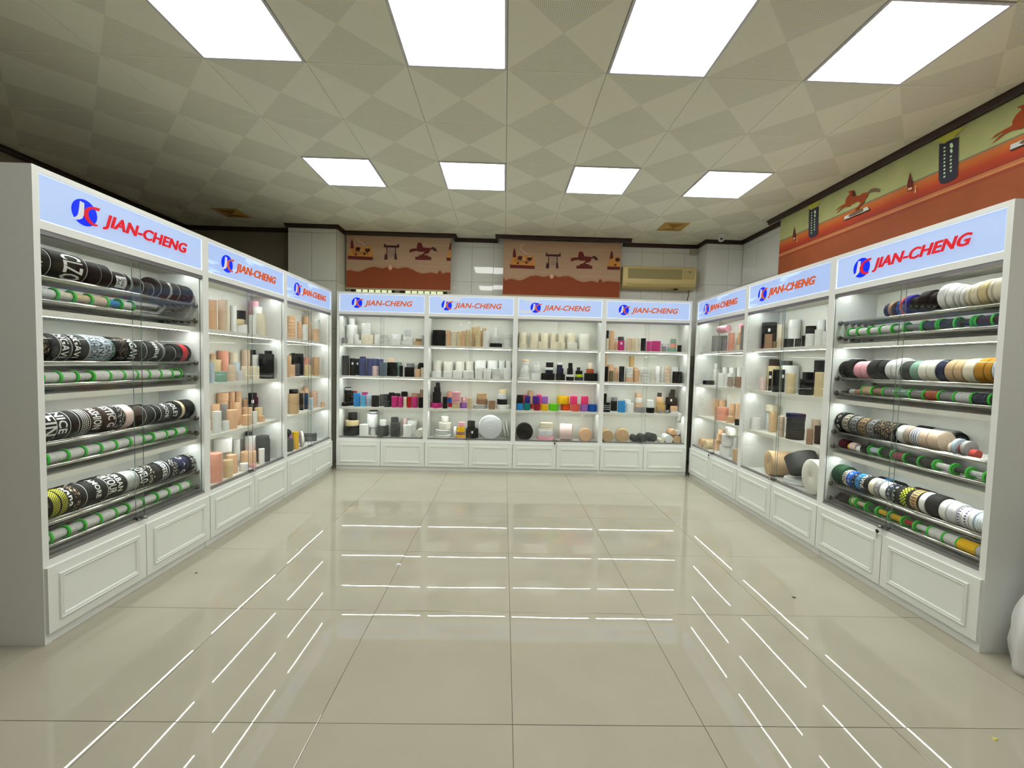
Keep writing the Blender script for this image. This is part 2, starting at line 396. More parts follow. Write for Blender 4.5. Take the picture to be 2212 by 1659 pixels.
# window behind the first blind
win = struct(empty('window_1', (-1.62, YB-.03, 2.0)))
M_FRAME = plain('brown_window_frame', (92, 66, 52), .5); M_BAR = plain('grey_window_bar', (92, 102, 104), .5)
M_DAY = emit('daylight_pane', (214, 226, 176), 1.0)
for x0, x1 in ((-.74, -.68), (-.12, -.08), (.0, .07), (.66, .72)): MB().box(x0, -.06, -.9, x1, -.008, .62).build('window_frame', M_FRAME, win)
MB().box(-.74, -.06, .60, .72, -.008, .66).build('window_frame', M_FRAME, win)
for bx in (-.68, .07):
    for k in range(6):
        MB().box(bx+.097*k, -.055, -.9, bx+.097*k+.012, -.03, .60).build('window_bar', M_BAR, win)
        for z0 in (-.4, .0, .4):
            pass
    for z0, z1 in ((-.9, -.42), (-.40, .08), (.10, .60)):
        for k in range(6): MB().box(bx+.097*k+.012, -.028, z0, bx+.097*(k+1), -.02, z1).build('pane', M_DAY, win)

# measured outlines of the prints on the blinds: (blind part, name, ink, points in metres)
PRINTS = [
 ('W', 'wave_band', 'print_brown', [(-.043,2.785),(-.010,2.738),(.040,2.760),(.091,2.766),(.151,2.753),(.202,2.744),(.272,2.766),(.322,2.793),(.372,2.814),(.452,2.828),(.534,2.812),(.574,2.807),(.634,2.825),(.684,2.858),(.735,2.827),(.797,2.809),(.857,2.825),(.928,2.833),(1.010,2.805),(1.082,2.767),(1.164,2.747),(1.224,2.755),(1.285,2.767),(1.346,2.759),(1.385,2.746),(1.406,2.786),(1.426,2.799),(1.447,2.780),(1.460,2.753),(1.528,2.774),(1.590,2.772),(1.720,2.765),(1.718,2.548),(-.045,2.530)]),
 ('W', 'wave_line', 'print_line', [(-.045,2.798),(-.011,2.750),(.041,2.771),(.090,2.778),(.151,2.764),(.202,2.756),(.273,2.778),(.323,2.804),(.372,2.826),(.452,2.840),(.533,2.823),(.574,2.818),(.635,2.836),(.684,2.869),(.734,2.839),(.796,2.821),(.857,2.836),(.927,2.844),(1.008,2.817),(1.080,2.779),(1.163,2.758),(1.224,2.767),(1.284,2.778),(1.345,2.770),(1.386,2.758),(1.408,2.799),(1.425,2.811),(1.444,2.792),(1.459,2.764),(1.528,2.785),(1.589,2.783),(1.720,2.777),(1.720,2.782),(1.589,2.788),(1.528,2.790),(1.460,2.769),(1.448,2.795),(1.426,2.815),(1.404,2.802),(1.384,2.762),(1.346,2.775),(1.284,2.783),(1.223,2.772),(1.163,2.763),(1.082,2.784),(1.010,2.822),(.928,2.849),(.856,2.841),(.796,2.826),(.736,2.844),(.683,2.874),(.633,2.841),(.573,2.823),(.534,2.828),(.452,2.845),(.371,2.830),(.321,2.809),(.271,2.783),(.201,2.761),(.152,2.769),(.090,2.783),(.039,2.776),(-.009,2.755),(-.041,2.801)]),
 ('W', 'emblem', 'print_beige', [(.684,2.868),(.720,2.829),(.706,2.794),(.686,2.783),(.666,2.792),(.649,2.827)]),
 ('T', 'tray_top', 'print_tan', [(.107,3.120),(.404,3.119),(.428,2.970),(.050,2.977)]),
 ('T', 'tray_edge', 'print_maroon', [(.050,2.977),(.428,2.970),(.424,2.922),(.056,2.926)]),
 ('T', 'tray_slot', 'print_dark', [(.129,3.063),(.135,3.063),(.133,3.013),(.127,3.013)]),
 ('T', 'tray_slot', 'print_dark', [(.155,3.062),(.161,3.062),(.159,3.012),(.153,3.012)]),
 ('T', 'tray_slot', 'print_dark', [(.181,3.060),(.187,3.061),(.185,3.011),(.179,3.011)]),
 ('T', 'tray_slot', 'print_dark', [(.207,3.059),(.213,3.059),(.211,3.010),(.205,3.010)]),
 ('T', 'tray_slot', 'print_dark', [(.233,3.058),(.239,3.058),(.238,3.008),(.232,3.008)]),
 ('T', 'tray_slot', 'print_dark', [(.260,3.057),(.266,3.057),(.264,3.007),(.258,3.007)]),
 ('T', 'tray_slot', 'print_dark', [(.286,3.056),(.292,3.056),(.290,3.006),(.284,3.006)]),
 ('T', 'tray_slot', 'print_dark', [(.312,3.054),(.318,3.055),(.316,3.005),(.310,3.005)]),
 ('T', 'tray_slot', 'print_dark', [(.338,3.053),(.344,3.053),(.343,3.004),(.337,3.003)]),
 ('T', 'teapot', 'print_dark', [(.242,3.079),(.238,3.065),(.228,3.054),(.213,3.047),(.196,3.047),(.180,3.052),(.170,3.063),(.165,3.077),(.169,3.091),(.179,3.102),(.194,3.109),(.211,3.109),(.227,3.104),(.238,3.093)]),
 ('T', 'teapot', 'print_dark', [(.383,3.073),(.380,3.059),(.369,3.047),(.354,3.040),(.337,3.039),(.322,3.045),(.311,3.057),(.307,3.071),(.310,3.086),(.320,3.098),(.335,3.105),(.352,3.105),(.368,3.099),(.379,3.088)]),
 ('T', 'cup', 'print_gold', [(.279,3.065),(.276,3.057),(.270,3.050),(.260,3.045),(.249,3.045),(.240,3.049),(.233,3.055),(.230,3.064),(.232,3.073),(.239,3.080),(.248,3.084),(.259,3.084),(.269,3.081),(.276,3.074)]),
 ('T', 'pot_lid', 'print_gold', [(.378,3.103),(.375,3.098),(.366,3.093),(.354,3.091),(.339,3.090),(.326,3.092),(.317,3.096),(.314,3.101),(.317,3.106),(.326,3.111),(.339,3.113),(.353,3.114),(.366,3.112),(.375,3.108)]),
 ('T', 'cup', 'print_maroon', [(.192,3.001),(.190,2.994),(.184,2.989),(.176,2.985),(.167,2.985),(.159,2.988),(.153,2.993),(.151,3.000),(.153,3.007),(.159,3.013),(.167,3.016),(.175,3.016),(.184,3.013),(.189,3.008)]),
 ('T', 'cup', 'print_maroon', [(.321,3.012),(.319,3.004),(.313,2.998),(.304,2.994),(.295,2.994),(.286,2.997),(.279,3.003),(.277,3.011),(.279,3.018),(.285,3.025),(.294,3.029),(.304,3.029),(.313,3.026),(.319,3.020)]),
 ('T', 'incense_jar', 'print_maroon', [(.091,3.085),(.096,3.169),(.114,3.229),(.133,3.170),(.145,3.086)]),
 ('T', 'steam', 'print_steam', [(.312,3.146),(.265,3.180),(.215,3.207),(.204,3.236),(.218,3.261),(.281,3.289),(.332,3.314),(.361,3.349),(.350,3.358),(.324,3.325),(.276,3.302),(.210,3.272),(.190,3.237),(.206,3.197),(.258,3.168),(.304,3.135)]),
 ('K', 'brush_bar', 'print_dark', [(.586,3.166),(.609,3.166),(.615,3.147),(.787,3.148),(.791,3.168),(.814,3.166),(.813,3.116),(.588,3.116)]),
 ('K', 'brush_post', 'print_dark', [(.624,3.117),(.638,3.118),(.643,2.937),(.627,2.936)]),
 ('K', 'brush_post', 'print_dark', [(.752,3.117),(.766,3.117),(.772,2.940),(.755,2.940)]),
 ('K', 'rack_foot', 'print_dark', [(.603,3.025),(.631,3.006),(.629,2.936),(.593,2.935)]),
 ('K', 'rack_foot', 'print_dark', [(.745,3.024),(.773,3.030),(.787,2.941),(.747,2.940)]),
 ('K', 'brush', 'print_grey', [(.659,3.111),(.665,3.111),(.672,2.977),(.661,2.967)]),
 ('K', 'brush', 'print_grey', [(.682,3.112),(.688,3.112),(.695,2.978),(.683,2.973)]),
 ('K', 'brush', 'print_grey', [(.707,3.113),(.713,3.113),(.720,2.979),(.708,2.978)]),
 ('K', 'brush', 'print_grey', [(.729,3.113),(.735,3.113),(.742,2.979),(.730,2.984)]),
 ('H', 'horse_mane', 'print_maroon', [(1.093,3.202),(1.144,3.195),(1.168,3.141),(1.161,3.121),(1.071,3.093),(1.079,3.158)]),
 ('H', 'horse_body', 'print_maroon', [(.965,3.090),(1.010,3.109),(1.071,3.113),(1.161,3.131),(1.268,3.126),(1.279,3.094),(1.255,3.049),(1.205,3.037),(1.175,3.010),(1.139,3.019),(1.174,3.042),(1.194,3.067),(1.113,3.065),(1.072,3.078),(1.022,3.067),(.972,3.046)]),
 ('H', 'horse_tail', 'print_dark', [(1.268,3.114),(1.313,3.145),(1.364,3.117),(1.378,3.075),(1.335,3.086),(1.304,3.110),(1.274,3.096)]),
 ('H', 'statue_base', 'print_maroon', [(1.054,2.988),(1.100,2.995),(1.114,3.018),(1.236,3.018),(1.252,2.999),(1.292,2.995),(1.296,2.948),(1.056,2.946)]),
 ('T2', 'tray_top', 'print_tan', [(1.566,3.138),(1.710,3.139),(1.714,2.992),(1.521,2.992)]),
 ('T2', 'tray_edge', 'print_maroon', [(1.521,2.992),(1.713,2.990),(1.714,2.945),(1.524,2.946)]),
 ('T2', 'teapot', 'print_dark', [(1.709,3.097),(1.706,3.083),(1.696,3.072),(1.682,3.065),(1.665,3.065),(1.650,3.070),(1.640,3.081),(1.636,3.095),(1.639,3.109),(1.649,3.120),(1.663,3.127),(1.679,3.127),(1.694,3.122),(1.705,3.111)]),
 ('T2', 'incense_jar', 'print_maroon', [(1.552,3.102),(1.565,3.183),(1.581,3.233),(1.597,3.184),(1.608,3.114)]),
 ('T2', 'cup', 'print_maroon', [(1.662,3.016),(1.660,3.010),(1.655,3.005),(1.647,3.002),(1.638,3.001),(1.630,3.004),(1.624,3.009),(1.621,3.015),(1.623,3.021),(1.629,3.026),(1.637,3.029),(1.646,3.029),(1.654,3.027),(1.660,3.022)]),
 ('R', 'vase', 'print_slate', [(3.370,3.293),(3.328,3.274),(3.307,3.280),(3.264,3.277),(3.225,3.271),(3.219,3.130),(3.213,2.994),(3.222,2.971),(3.263,2.962),(3.305,2.960),(3.340,2.977),(3.355,3.011),(3.367,3.200)]),
 ('R', 'vase_leaves', 'print_leaf', [(3.415,3.366),(3.372,3.356),(3.324,3.376),(3.270,3.366),(3.176,3.329),(3.205,3.313),(3.235,3.302),(3.264,3.280),(3.307,3.280),(3.328,3.277),(3.375,3.315)]),
 ('R', 'vase_dot', 'print_mint', [(3.261,3.226),(3.261,3.218),(3.265,3.213),(3.270,3.212),(3.275,3.215),(3.281,3.221),(3.285,3.230),(3.287,3.239),(3.286,3.248),(3.283,3.253),(3.278,3.254),(3.272,3.251),(3.267,3.245),(3.263,3.236)]),
 ('R', 'vase_dot', 'print_mint', [(3.262,3.187),(3.262,3.180),(3.265,3.176),(3.269,3.175),(3.273,3.177),(3.278,3.183),(3.281,3.189),(3.282,3.197),(3.282,3.203),(3.279,3.207),(3.275,3.208),(3.271,3.206),(3.266,3.201),(3.263,3.194)]),
 ('R', 'vase_mark', 'print_mint', [(3.333,3.249),(3.319,3.247),(3.319,3.235),(3.333,3.237)]),
 ('R', 'vase_mark', 'print_mint', [(3.330,3.221),(3.317,3.219),(3.317,3.207),(3.331,3.209)]),
 ('R', 'vase_mark', 'print_mint', [(3.328,3.193),(3.315,3.191),(3.315,3.178),(3.329,3.180)]),
 ('R', 'vase_mark', 'print_mint', [(3.326,3.164),(3.313,3.162),(3.313,3.150),(3.327,3.152)]),
 ('R', 'vase_mark', 'print_mint', [(3.324,3.136),(3.311,3.134),(3.311,3.122),(3.325,3.123)]),
 ('R', 'vase_mark', 'print_mint', [(3.322,3.108),(3.309,3.106),(3.309,3.093),(3.323,3.095)]),
 ('R', 'vase_mark', 'print_mint', [(3.320,3.079),(3.307,3.078),(3.307,3.065),(3.321,3.067)]),
 ('R', 'vase_mark', 'print_mint', [(3.318,3.051),(3.305,3.049),(3.305,3.037),(3.319,3.038)]),
 ('R', 'vase_mark', 'print_mint', [(3.316,3.023),(3.303,3.021),(3.303,3.009),(3.317,3.010)]),
 ('R', 'vase_mark', 'print_mint', [(3.278,3.158),(3.264,3.158),(3.265,3.144),(3.278,3.144)]),
 ('R', 'vase_mark', 'print_mint', [(3.276,3.130),(3.262,3.130),(3.263,3.116),(3.276,3.116)]),
 ('R', 'vase_mark', 'print_mint', [(3.274,3.102),(3.260,3.102),(3.261,3.088),(3.274,3.088)]),
 ('R', 'vase_mark', 'print_mint', [(3.272,3.074),(3.258,3.074),(3.259,3.061),(3.272,3.060)]),
 ('R', 'vase_mark', 'print_mint', [(3.270,3.046),(3.256,3.046),(3.257,3.033),(3.270,3.032)]),
 ('R', 'wine_bottle', 'print_maroon', [(3.614,3.024),(3.570,3.014),(3.572,3.085),(3.587,3.126),(3.596,3.166),(3.602,3.169),(3.609,3.136),(3.618,3.095)]),
 ('R', 'bottle_label', 'print_beige', [(3.608,3.049),(3.572,3.044),(3.571,3.024),(3.608,3.028)]),
 ('R', 'wine_glass', 'print_beige', [(3.546,2.984),(3.532,2.983),(3.539,3.021),(3.534,3.040),(3.547,3.043),(3.544,3.021)]),
 ('R', 'horse_body', 'print_horse', [(4.254,3.264),(4.253,3.274),(4.206,3.268),(4.179,3.254),(4.165,3.219),(4.156,3.193),(4.109,3.180),(4.071,3.188),(4.019,3.177),(4.014,3.167),(4.022,3.136),(4.048,3.114),(4.048,3.089),(4.073,3.087),(4.094,3.077),(4.120,3.057),(4.123,3.044),(4.148,3.047),(4.152,3.066),(4.119,3.086),(4.092,3.105),(4.119,3.128),(4.141,3.133),(4.169,3.130),(4.206,3.132),(4.220,3.116),(4.274,3.133),(4.320,3.134),(4.397,3.101),(4.367,3.126),(4.325,3.148),(4.345,3.152),(4.410,3.137),(4.370,3.158),(4.323,3.164),(4.279,3.168),(4.279,3.198),(4.262,3.224),(4.233,3.243),(4.234,3.257)]),
 ('R', 'horse_tail', 'print_taupe', [(4.015,3.175),(3.999,3.189),(3.953,3.188),(3.906,3.160),(3.886,3.145),(3.900,3.129),(3.937,3.150),(3.977,3.160),(4.011,3.165)]),
 ('R', 'horse_mane', 'print_dark', [(4.198,3.261),(4.177,3.250),(4.160,3.200),(4.185,3.195),(4.202,3.228)]),
 ('R', 'statue_plate', 'print_pale', [(4.278,3.041),(4.012,3.042),(3.989,3.007),(4.280,3.008)]),
 ('R', 'statue_edge', 'print_dark', [(4.280,3.008),(3.989,3.007),(3.988,2.997),(4.275,2.999)]),
 ('R', 'statue_mound', 'print_taupe', [(4.232,3.028),(4.210,3.039),(4.163,3.043),(4.091,3.047),(4.060,3.042),(4.050,3.024),(4.061,3.013),(4.160,3.010),(4.212,3.013)]),
]
# rolls on the shelves, cabinet metres: shelf stack level x y z radius height colour [nCount]
ROLLS = {}
ROLLS['B1'] = '''
1 0 0 .067 .106 1.710 .031 .077 grey
1 1 0 .114 .254 1.710 .078 .266 white
1 1 1 .113 .254 1.976 .042 .088 white
1 2 0 .136 .128 1.710 .041 .092 white
1 3 0 .202 .178 1.710 .038 .136 white
1 4 0 .251 .116 1.710 .039 .051 white
1 5 0 .345 .207 1.710 .086 .133 cream
1 5 1 .326 .207 1.843 .061 .154 white n5
1 6 0 .488 .207 1.710 .047 .143 white
1 7 0 .597 .126 1.710 .052 .135 white n7
1 8 0 .713 .120 1.710 .045 .079 white
1 9 0 .738 .261 1.710 .078 .155 white
1 10 0 .918 .157 1.710 .082 .057 white
1 10 1 .922 .157 1.767 .071 .058 white
1 10 2 .909 .157 1.825 .049 .095 pale_grey
1 11 0 1.066 .125 1.710 .050 .054 tan
1 11 1 1.076 .125 1.764 .043 .038 brown
1 12 0 1.064 .302 1.710 .039 .153 white
2 0 0 .082 .117 1.275 .043 .270 charcoal
2 1 0 .173 .112 1.275 .037 .236 black
2 2 0 .172 .311 1.275 .029 .232 black
2 3 0 .310 .120 1.275 .046 .248 slate_blue
2 3 1 .312 .120 1.523 .039 .014 black
2 4 0 .402 .111 1.275 .037 .239 slate_blue
2 5 0 .421 .301 1.275 .039 .239 slate_blue
2 6 0 .502 .301 1.275 .039 .234 slate_blue
2 7 0 .590 .120 1.275 .045 .189 slate_grey
2 8 0 .459 .181 1.275 .052 .137 pale_pink
2 9 0 .691 .207 1.275 .070 .122 black
2 9 1 .691 .207 1.397 .069 .069 black
2 9 2 .675 .207 1.467 .049 .066 skin
2 10 0 .767 .314 1.275 .027 .198 sage_green
2 11 0 .841 .100 1.275 .025 .149 black
2 12 0 .945 .139 1.275 .064 .131 black
2 13 0 .926 .288 1.275 .052 .186 grey
2 14 0 1.071 .299 1.275 .041 .171 black
2 14 1 1.076 .299 1.446 .033 .024 black
2 15 0 1.067 .112 1.275 .038 .111 peach
2 16 0 1.136 .097 1.275 .022 .131 cream
3 0 0 .096 .207 .850 .060 .205 black n8
3 0 1 .080 .207 1.055 .044 .050 black_striped
3 1 0 .071 .109 .850 .035 .052 black
3 2 0 .137 .307 .850 .033 .195 red
3 3 0 .234 .121 .850 .046 .182 azure
3 4 0 .283 .302 .850 .039 .183 magenta
3 5 0 .325 .107 .850 .032 .157 sky_blue n5
3 6 0 .366 .207 .850 .035 .160 pale_blue n6
3 7 0 .486 .128 .850 .053 .153 black
3 8 0 .548 .207 .850 .025 .164 charcoal
3 9 0 .584 .301 .850 .039 .161 charcoal
3 10 0 .652 .123 .850 .048 .084 charcoal
3 11 0 .665 .297 .850 .040 .187 black
3 12 0 .747 .305 .850 .036 .178 black
3 13 0 .845 .296 .850 .044 .205 black
3 14 0 .752 .116 .850 .042 .149 magenta
3 15 0 .835 .106 .850 .031 .146 magenta
3 16 0 .902 .099 .850 .024 .146 cream
3 17 0 .959 .102 .850 .027 .147 red
3 18 0 1.030 .115 .850 .040 .147 magenta
3 19 0 1.003 .285 .850 .055 .186 brown
3 20 0 1.118 .107 .850 .032 .143 black
3 21 0 1.089 .315 .850 .026 .237 brown
4 0 0 .135 .207 .432 .099 .135 black
4 0 1 .144 .207 .567 .092 .080 sand
4 0 2 .148 .207 .647 .060 .103 black
4 1 0 .328 .141 .432 .061 .166 white
4 2 0 .420 .249 .432 .045 .118 white
4 2 1 .409 .249 .550 .073 .185 white
4 2 2 .424 .249 .734 .061 .048 black_striped
4 3 0 .573 .207 .432 .075 .145 charcoal
4 3 1 .576 .207 .577 .047 .083 white
4 4 0 .757 .158 .432 .066 .196 charcoal
4 5 0 .719 .266 .432 .051 .256 charcoal
4 6 0 .930 .134 .432 .059 .172 white
4 7 0 .859 .304 .432 .037 .248 pale_pink
4 8 0 .970 .257 .432 .062 .155 white
4 8 1 .973 .257 .587 .070 .064 white
'''
ROLLS['B2'] = '''
1 0 0 .140 .207 1.710 .091 .221 black
1 1 0 .280 .105 1.710 .030 .219 peach n10
1 2 0 .356 .117 1.710 .043 .210 cream n10
1 3 0 .429 .099 1.710 .024 .203 sand n9
1 4 0 .483 .102 1.710 .028 .213 peach n9
1 5 0 .551 .112 1.710 .037 .229 sand n9
1 6 0 .620 .207 1.710 .030 .279 tan n11
1 7 0 .691 .106 1.710 .032 .284 sand n9
1 8 0 .727 .325 1.710 .016 .246 tan n9
1 9 0 .760 .296 1.710 .027 .275 tan n9
1 10 0 .795 .117 1.710 .042 .221 white n8
1 11 0 .851 .222 1.710 .015 .218 white n8
1 12 0 .935 .162 1.710 .087 .056 black
1 12 1 .928 .162 1.766 .062 .102 white n5
1 12 2 .928 .162 1.868 .021 .118 white n6
1 13 0 1.097 .141 1.710 .066 .186 white n9
2 0 0 .109 .275 1.275 .058 .234 ivory
2 1 0 .267 .274 1.275 .066 .225 ivory
2 2 0 .431 .274 1.275 .066 .229 ivory
2 3 0 .567 .283 1.275 .055 .236 ivory
2 4 0 .721 .261 1.275 .079 .249 white
2 5 0 .893 .265 1.275 .075 .255 white
2 6 0 1.021 .291 1.275 .049 .257 white
2 7 0 1.117 .298 1.275 .042 .255 white
2 8 0 .120 .148 1.275 .068 .086 white
2 9 0 .278 .138 1.275 .063 .087 white
2 10 0 .413 .140 1.275 .065 .103 white
2 11 0 .567 .153 1.275 .075 .103 white
2 12 0 .711 .127 1.275 .052 .150 white
2 13 0 .825 .130 1.275 .055 .144 white
2 14 0 .949 .137 1.275 .062 .139 white n7
2 15 0 1.107 .132 1.275 .057 .156 white
3 0 0 .120 .207 .850 .079 .067 magenta
3 0 1 .121 .207 .917 .059 .148 black
3 0 2 .125 .207 1.064 .044 .077 black
3 0 3 .132 .207 1.141 .029 .058 black
3 1 0 .124 .097 .850 .023 .054 magenta
3 2 0 .251 .108 .850 .034 .158 black
3 3 0 .294 .307 .850 .029 .059 red
3 3 1 .290 .307 .909 .027 .077 blue
3 3 2 .286 .307 .986 .034 .084 salmon
3 4 0 .396 .136 .850 .047 .074 sand n4
3 4 1 .399 .136 .924 .061 .158 pink n7
3 5 0 .496 .207 .850 .049 .075 lilac
3 5 1 .505 .207 .925 .038 .077 pink
3 6 0 .591 .108 .850 .034 .156 sand n5
3 7 0 .734 .207 .850 .102 .059 white n4
3 7 1 .757 .207 .909 .082 .072 brown n3
3 7 2 .749 .207 .981 .073 .083 tan n4
3 8 0 .900 .124 .850 .049 .121 brown n5
3 9 0 1.057 .207 .850 .097 .064 white
3 9 1 1.041 .207 .914 .071 .073 black
3 9 2 1.048 .207 .988 .062 .078 pale_grey
3 9 3 1.054 .207 1.066 .055 .059 sand
4 0 0 .219 .199 .432 .124 .049 white n2
4 0 1 .220 .199 .481 .114 .065 white n3
4 0 2 .243 .199 .546 .087 .096 ivory
4 0 3 .242 .199 .642 .053 .087 ivory
4 1 0 .473 .142 .432 .067 .021 pink
4 1 1 .472 .142 .453 .065 .031 yellow
4 1 2 .470 .142 .484 .060 .038 mauve
4 1 3 .473 .142 .521 .058 .027 yellow
4 1 4 .477 .142 .549 .050 .051 yellow
4 1 5 .480 .142 .599 .049 .059 pink
4 2 0 .628 .207 .432 .086 .128 black
4 2 1 .612 .207 .560 .053 .109 black
'''
ROLLS['B3'] = '''
1 0 0 .111 .285 1.710 .055 .227 cream
1 1 0 .273 .280 1.710 .060 .225 cream
1 2 0 .420 .287 1.710 .054 .227 cream
1 3 0 .548 .298 1.710 .042 .229 cream
1 4 0 .660 .293 1.710 .047 .220 cream
1 5 0 .804 .279 1.710 .061 .233 cream
1 6 0 .974 .207 1.710 .075 .223 ivory
1 7 0 .111 .132 1.710 .057 .067 cream
1 8 0 .260 .118 1.710 .043 .095 cream
1 9 0 .368 .124 1.710 .050 .093 cream
1 10 0 .615 .163 1.710 .087 .096 cream
1 11 0 .798 .147 1.710 .071 .094 ivory
2 0 0 .144 .167 1.275 .091 .035 white
2 0 1 .150 .167 1.310 .080 .029 white
2 0 2 .149 .167 1.339 .069 .029 white
2 0 3 .146 .167 1.368 .059 .067 white
2 0 4 .145 .167 1.435 .050 .031 white
2 0 5 .151 .167 1.466 .041 .027 white
2 0 6 .157 .167 1.493 .048 .032 white
2 0 7 .152 .167 1.525 .050 .025 peach
2 1 0 .301 .135 1.275 .060 .093 white
2 1 1 .313 .135 1.368 .043 .033 pale_grey
2 1 2 .312 .135 1.401 .041 .086 white
2 1 3 .305 .135 1.487 .035 .041 pale_grey
2 2 0 .474 .171 1.275 .096 .093 black
2 2 1 .491 .171 1.368 .053 .048 navy
2 2 2 .487 .171 1.416 .058 .036 white
2 2 3 .495 .171 1.452 .052 .070 black
2 3 0 .654 .207 1.275 .064 .085 black
2 3 1 .646 .207 1.360 .049 .084 navy
2 3 2 .640 .207 1.444 .039 .047 navy
2 3 3 .635 .207 1.492 .040 .032 white
2 4 0 .779 .129 1.275 .054 .053 black
2 4 1 .778 .129 1.328 .052 .033 white
2 4 2 .777 .129 1.361 .040 .085 black
2 4 3 .780 .129 1.446 .030 .075 black
2 5 0 .916 .207 1.275 .058 .051 charcoal
2 5 1 .916 .207 1.326 .048 .039 lime
2 5 2 .916 .207 1.366 .049 .049 black
2 5 3 .907 .207 1.415 .024 .047 charcoal
2 6 0 1.074 .165 1.275 .090 .108 black
2 6 1 1.064 .165 1.383 .051 .061 rust
2 6 2 1.064 .165 1.444 .032 .084 cream
3 0 0 .088 .121 .850 .047 .094 azure
3 0 1 .088 .121 .944 .044 .113 black
3 1 0 .186 .120 .850 .045 .099 teal
3 1 1 .193 .120 .949 .040 .096 indigo
3 2 0 .271 .306 .850 .019 .072 red
3 2 1 .248 .306 .922 .034 .188 tan
3 3 0 .328 .124 .850 .045 .093 crimson
3 3 1 .315 .124 .943 .049 .105 violet
3 4 0 .432 .126 .850 .052 .095 yellow
3 4 1 .434 .126 .945 .048 .102 lilac
3 5 0 .565 .145 .850 .070 .096 lime_green
3 6 0 .742 .220 .850 .065 .089 orange
3 6 1 .703 .220 .939 .086 .111 yellow
3 7 0 .866 .135 .850 .060 .100 coral
3 7 1 .842 .135 .950 .051 .110 hot_pink
3 8 0 .987 .126 .850 .052 .100 lilac
3 8 1 .994 .126 .950 .051 .110 hot_pink
3 9 0 1.104 .135 .850 .060 .098 blue
3 10 0 .175 .304 .850 .036 .198 coral
3 11 0 .368 .303 .850 .037 .205 hot_pink
4 0 0 .465 .193 .432 .118 .056 pink
4 0 1 .461 .193 .488 .109 .090 pale_grey
4 0 2 .476 .193 .578 .093 .101 cream n3
'''
ROLLS['B4'] = '''
1 0 0 .079 .094 1.710 .020 .162 cream
1 1 0 .133 .325 1.710 .016 .291 black
1 2 0 .139 .110 1.710 .035 .268 peach
1 3 0 .230 .207 1.710 .023 .136 peach
1 4 0 .277 .117 1.710 .042 .139 magenta
1 5 0 .320 .300 1.710 .041 .203 charcoal
1 6 0 .379 .111 1.710 .036 .172 skin
1 7 0 .498 .322 1.710 .019 .183 sand
1 8 0 .493 .110 1.710 .036 .175 cream
1 9 0 .581 .108 1.710 .034 .177 black
1 10 0 .725 .310 1.710 .031 .148 magenta
1 11 0 .769 .137 1.710 .062 .144 magenta
1 12 0 .960 .293 1.710 .048 .121 pale_grey
1 13 0 .872 .103 1.710 .028 .072 grey
1 14 0 .995 .136 1.710 .061 .053 sage_green
1 14 1 1.012 .136 1.763 .043 .063 salmon
1 14 2 1.009 .136 1.826 .039 .063 sage_green
1 15 0 1.087 .102 1.710 .028 .093 black
2 0 0 .080 .097 1.275 .023 .207 black
2 1 0 .124 .328 1.275 .013 .391 peach
2 2 0 .184 .298 1.275 .042 .238 peach
2 3 0 .148 .107 1.275 .032 .149 olive
2 4 0 .244 .207 1.275 .030 .202 peach n5
2 5 0 .295 .111 1.275 .036 .217 black
2 6 0 .410 .132 1.275 .057 .063 peach
2 6 1 .405 .132 1.338 .055 .148 white n4
2 7 0 .491 .310 1.275 .031 .366 gold
2 8 0 .512 .113 1.275 .038 .174 peach n5
2 9 0 .553 .314 1.275 .027 .205 peach
2 10 0 .631 .133 1.275 .059 .212 white n5
2 11 0 .728 .103 1.275 .028 .198 ivory n5
2 12 0 .834 .207 1.275 .035 .235 white
2 13 0 .943 .317 1.275 .024 .232 white
2 14 0 .940 .115 1.275 .041 .235 skin n5
2 15 0 1.115 .292 1.275 .049 .230 white
2 16 0 1.088 .140 1.275 .065 .163 black
3 0 0 .107 .122 .850 .047 .130 black_striped
3 1 0 .128 .320 .850 .021 .242 black
3 2 0 .251 .295 .850 .045 .140 black
3 2 1 .256 .295 .990 .041 .053 grey
3 3 0 .314 .125 .850 .050 .156 azure
3 4 0 .437 .289 .850 .051 .167 white
3 5 0 .430 .127 .850 .052 .131 white
3 6 0 .586 .142 .850 .067 .076 grey
3 7 0 .605 .290 .850 .050 .098 peach
3 7 1 .605 .290 .948 .047 .032 peach
3 7 2 .607 .290 .979 .047 .070 white
3 7 3 .601 .290 1.049 .043 .067 peach
3 8 0 .724 .131 .850 .056 .074 black
3 8 1 .722 .131 .924 .053 .062 white
3 8 2 .720 .131 .985 .046 .046 white
3 9 0 .897 .207 .850 .072 .045 gold
3 9 1 .893 .207 .895 .065 .061 gold
3 9 2 .890 .207 .957 .058 .061 gold
3 9 3 .873 .207 1.018 .044 .055 peach
3 9 4 .874 .207 1.073 .031 .056 dark_brown
3 10 0 .846 .103 .850 .028 .044 grey
3 11 0 .950 .107 .850 .033 .044 grey
3 12 0 1.056 .263 .850 .056 .101 black
3 12 1 1.067 .263 .951 .076 .111 dark_brown
3 12 2 1.074 .263 1.062 .041 .056 dark_brown
3 12 3 1.085 .263 1.118 .031 .062 dark_brown
3 13 0 1.063 .127 .850 .052 .033 white
3 13 1 1.055 .127 .883 .049 .068 peach
'''
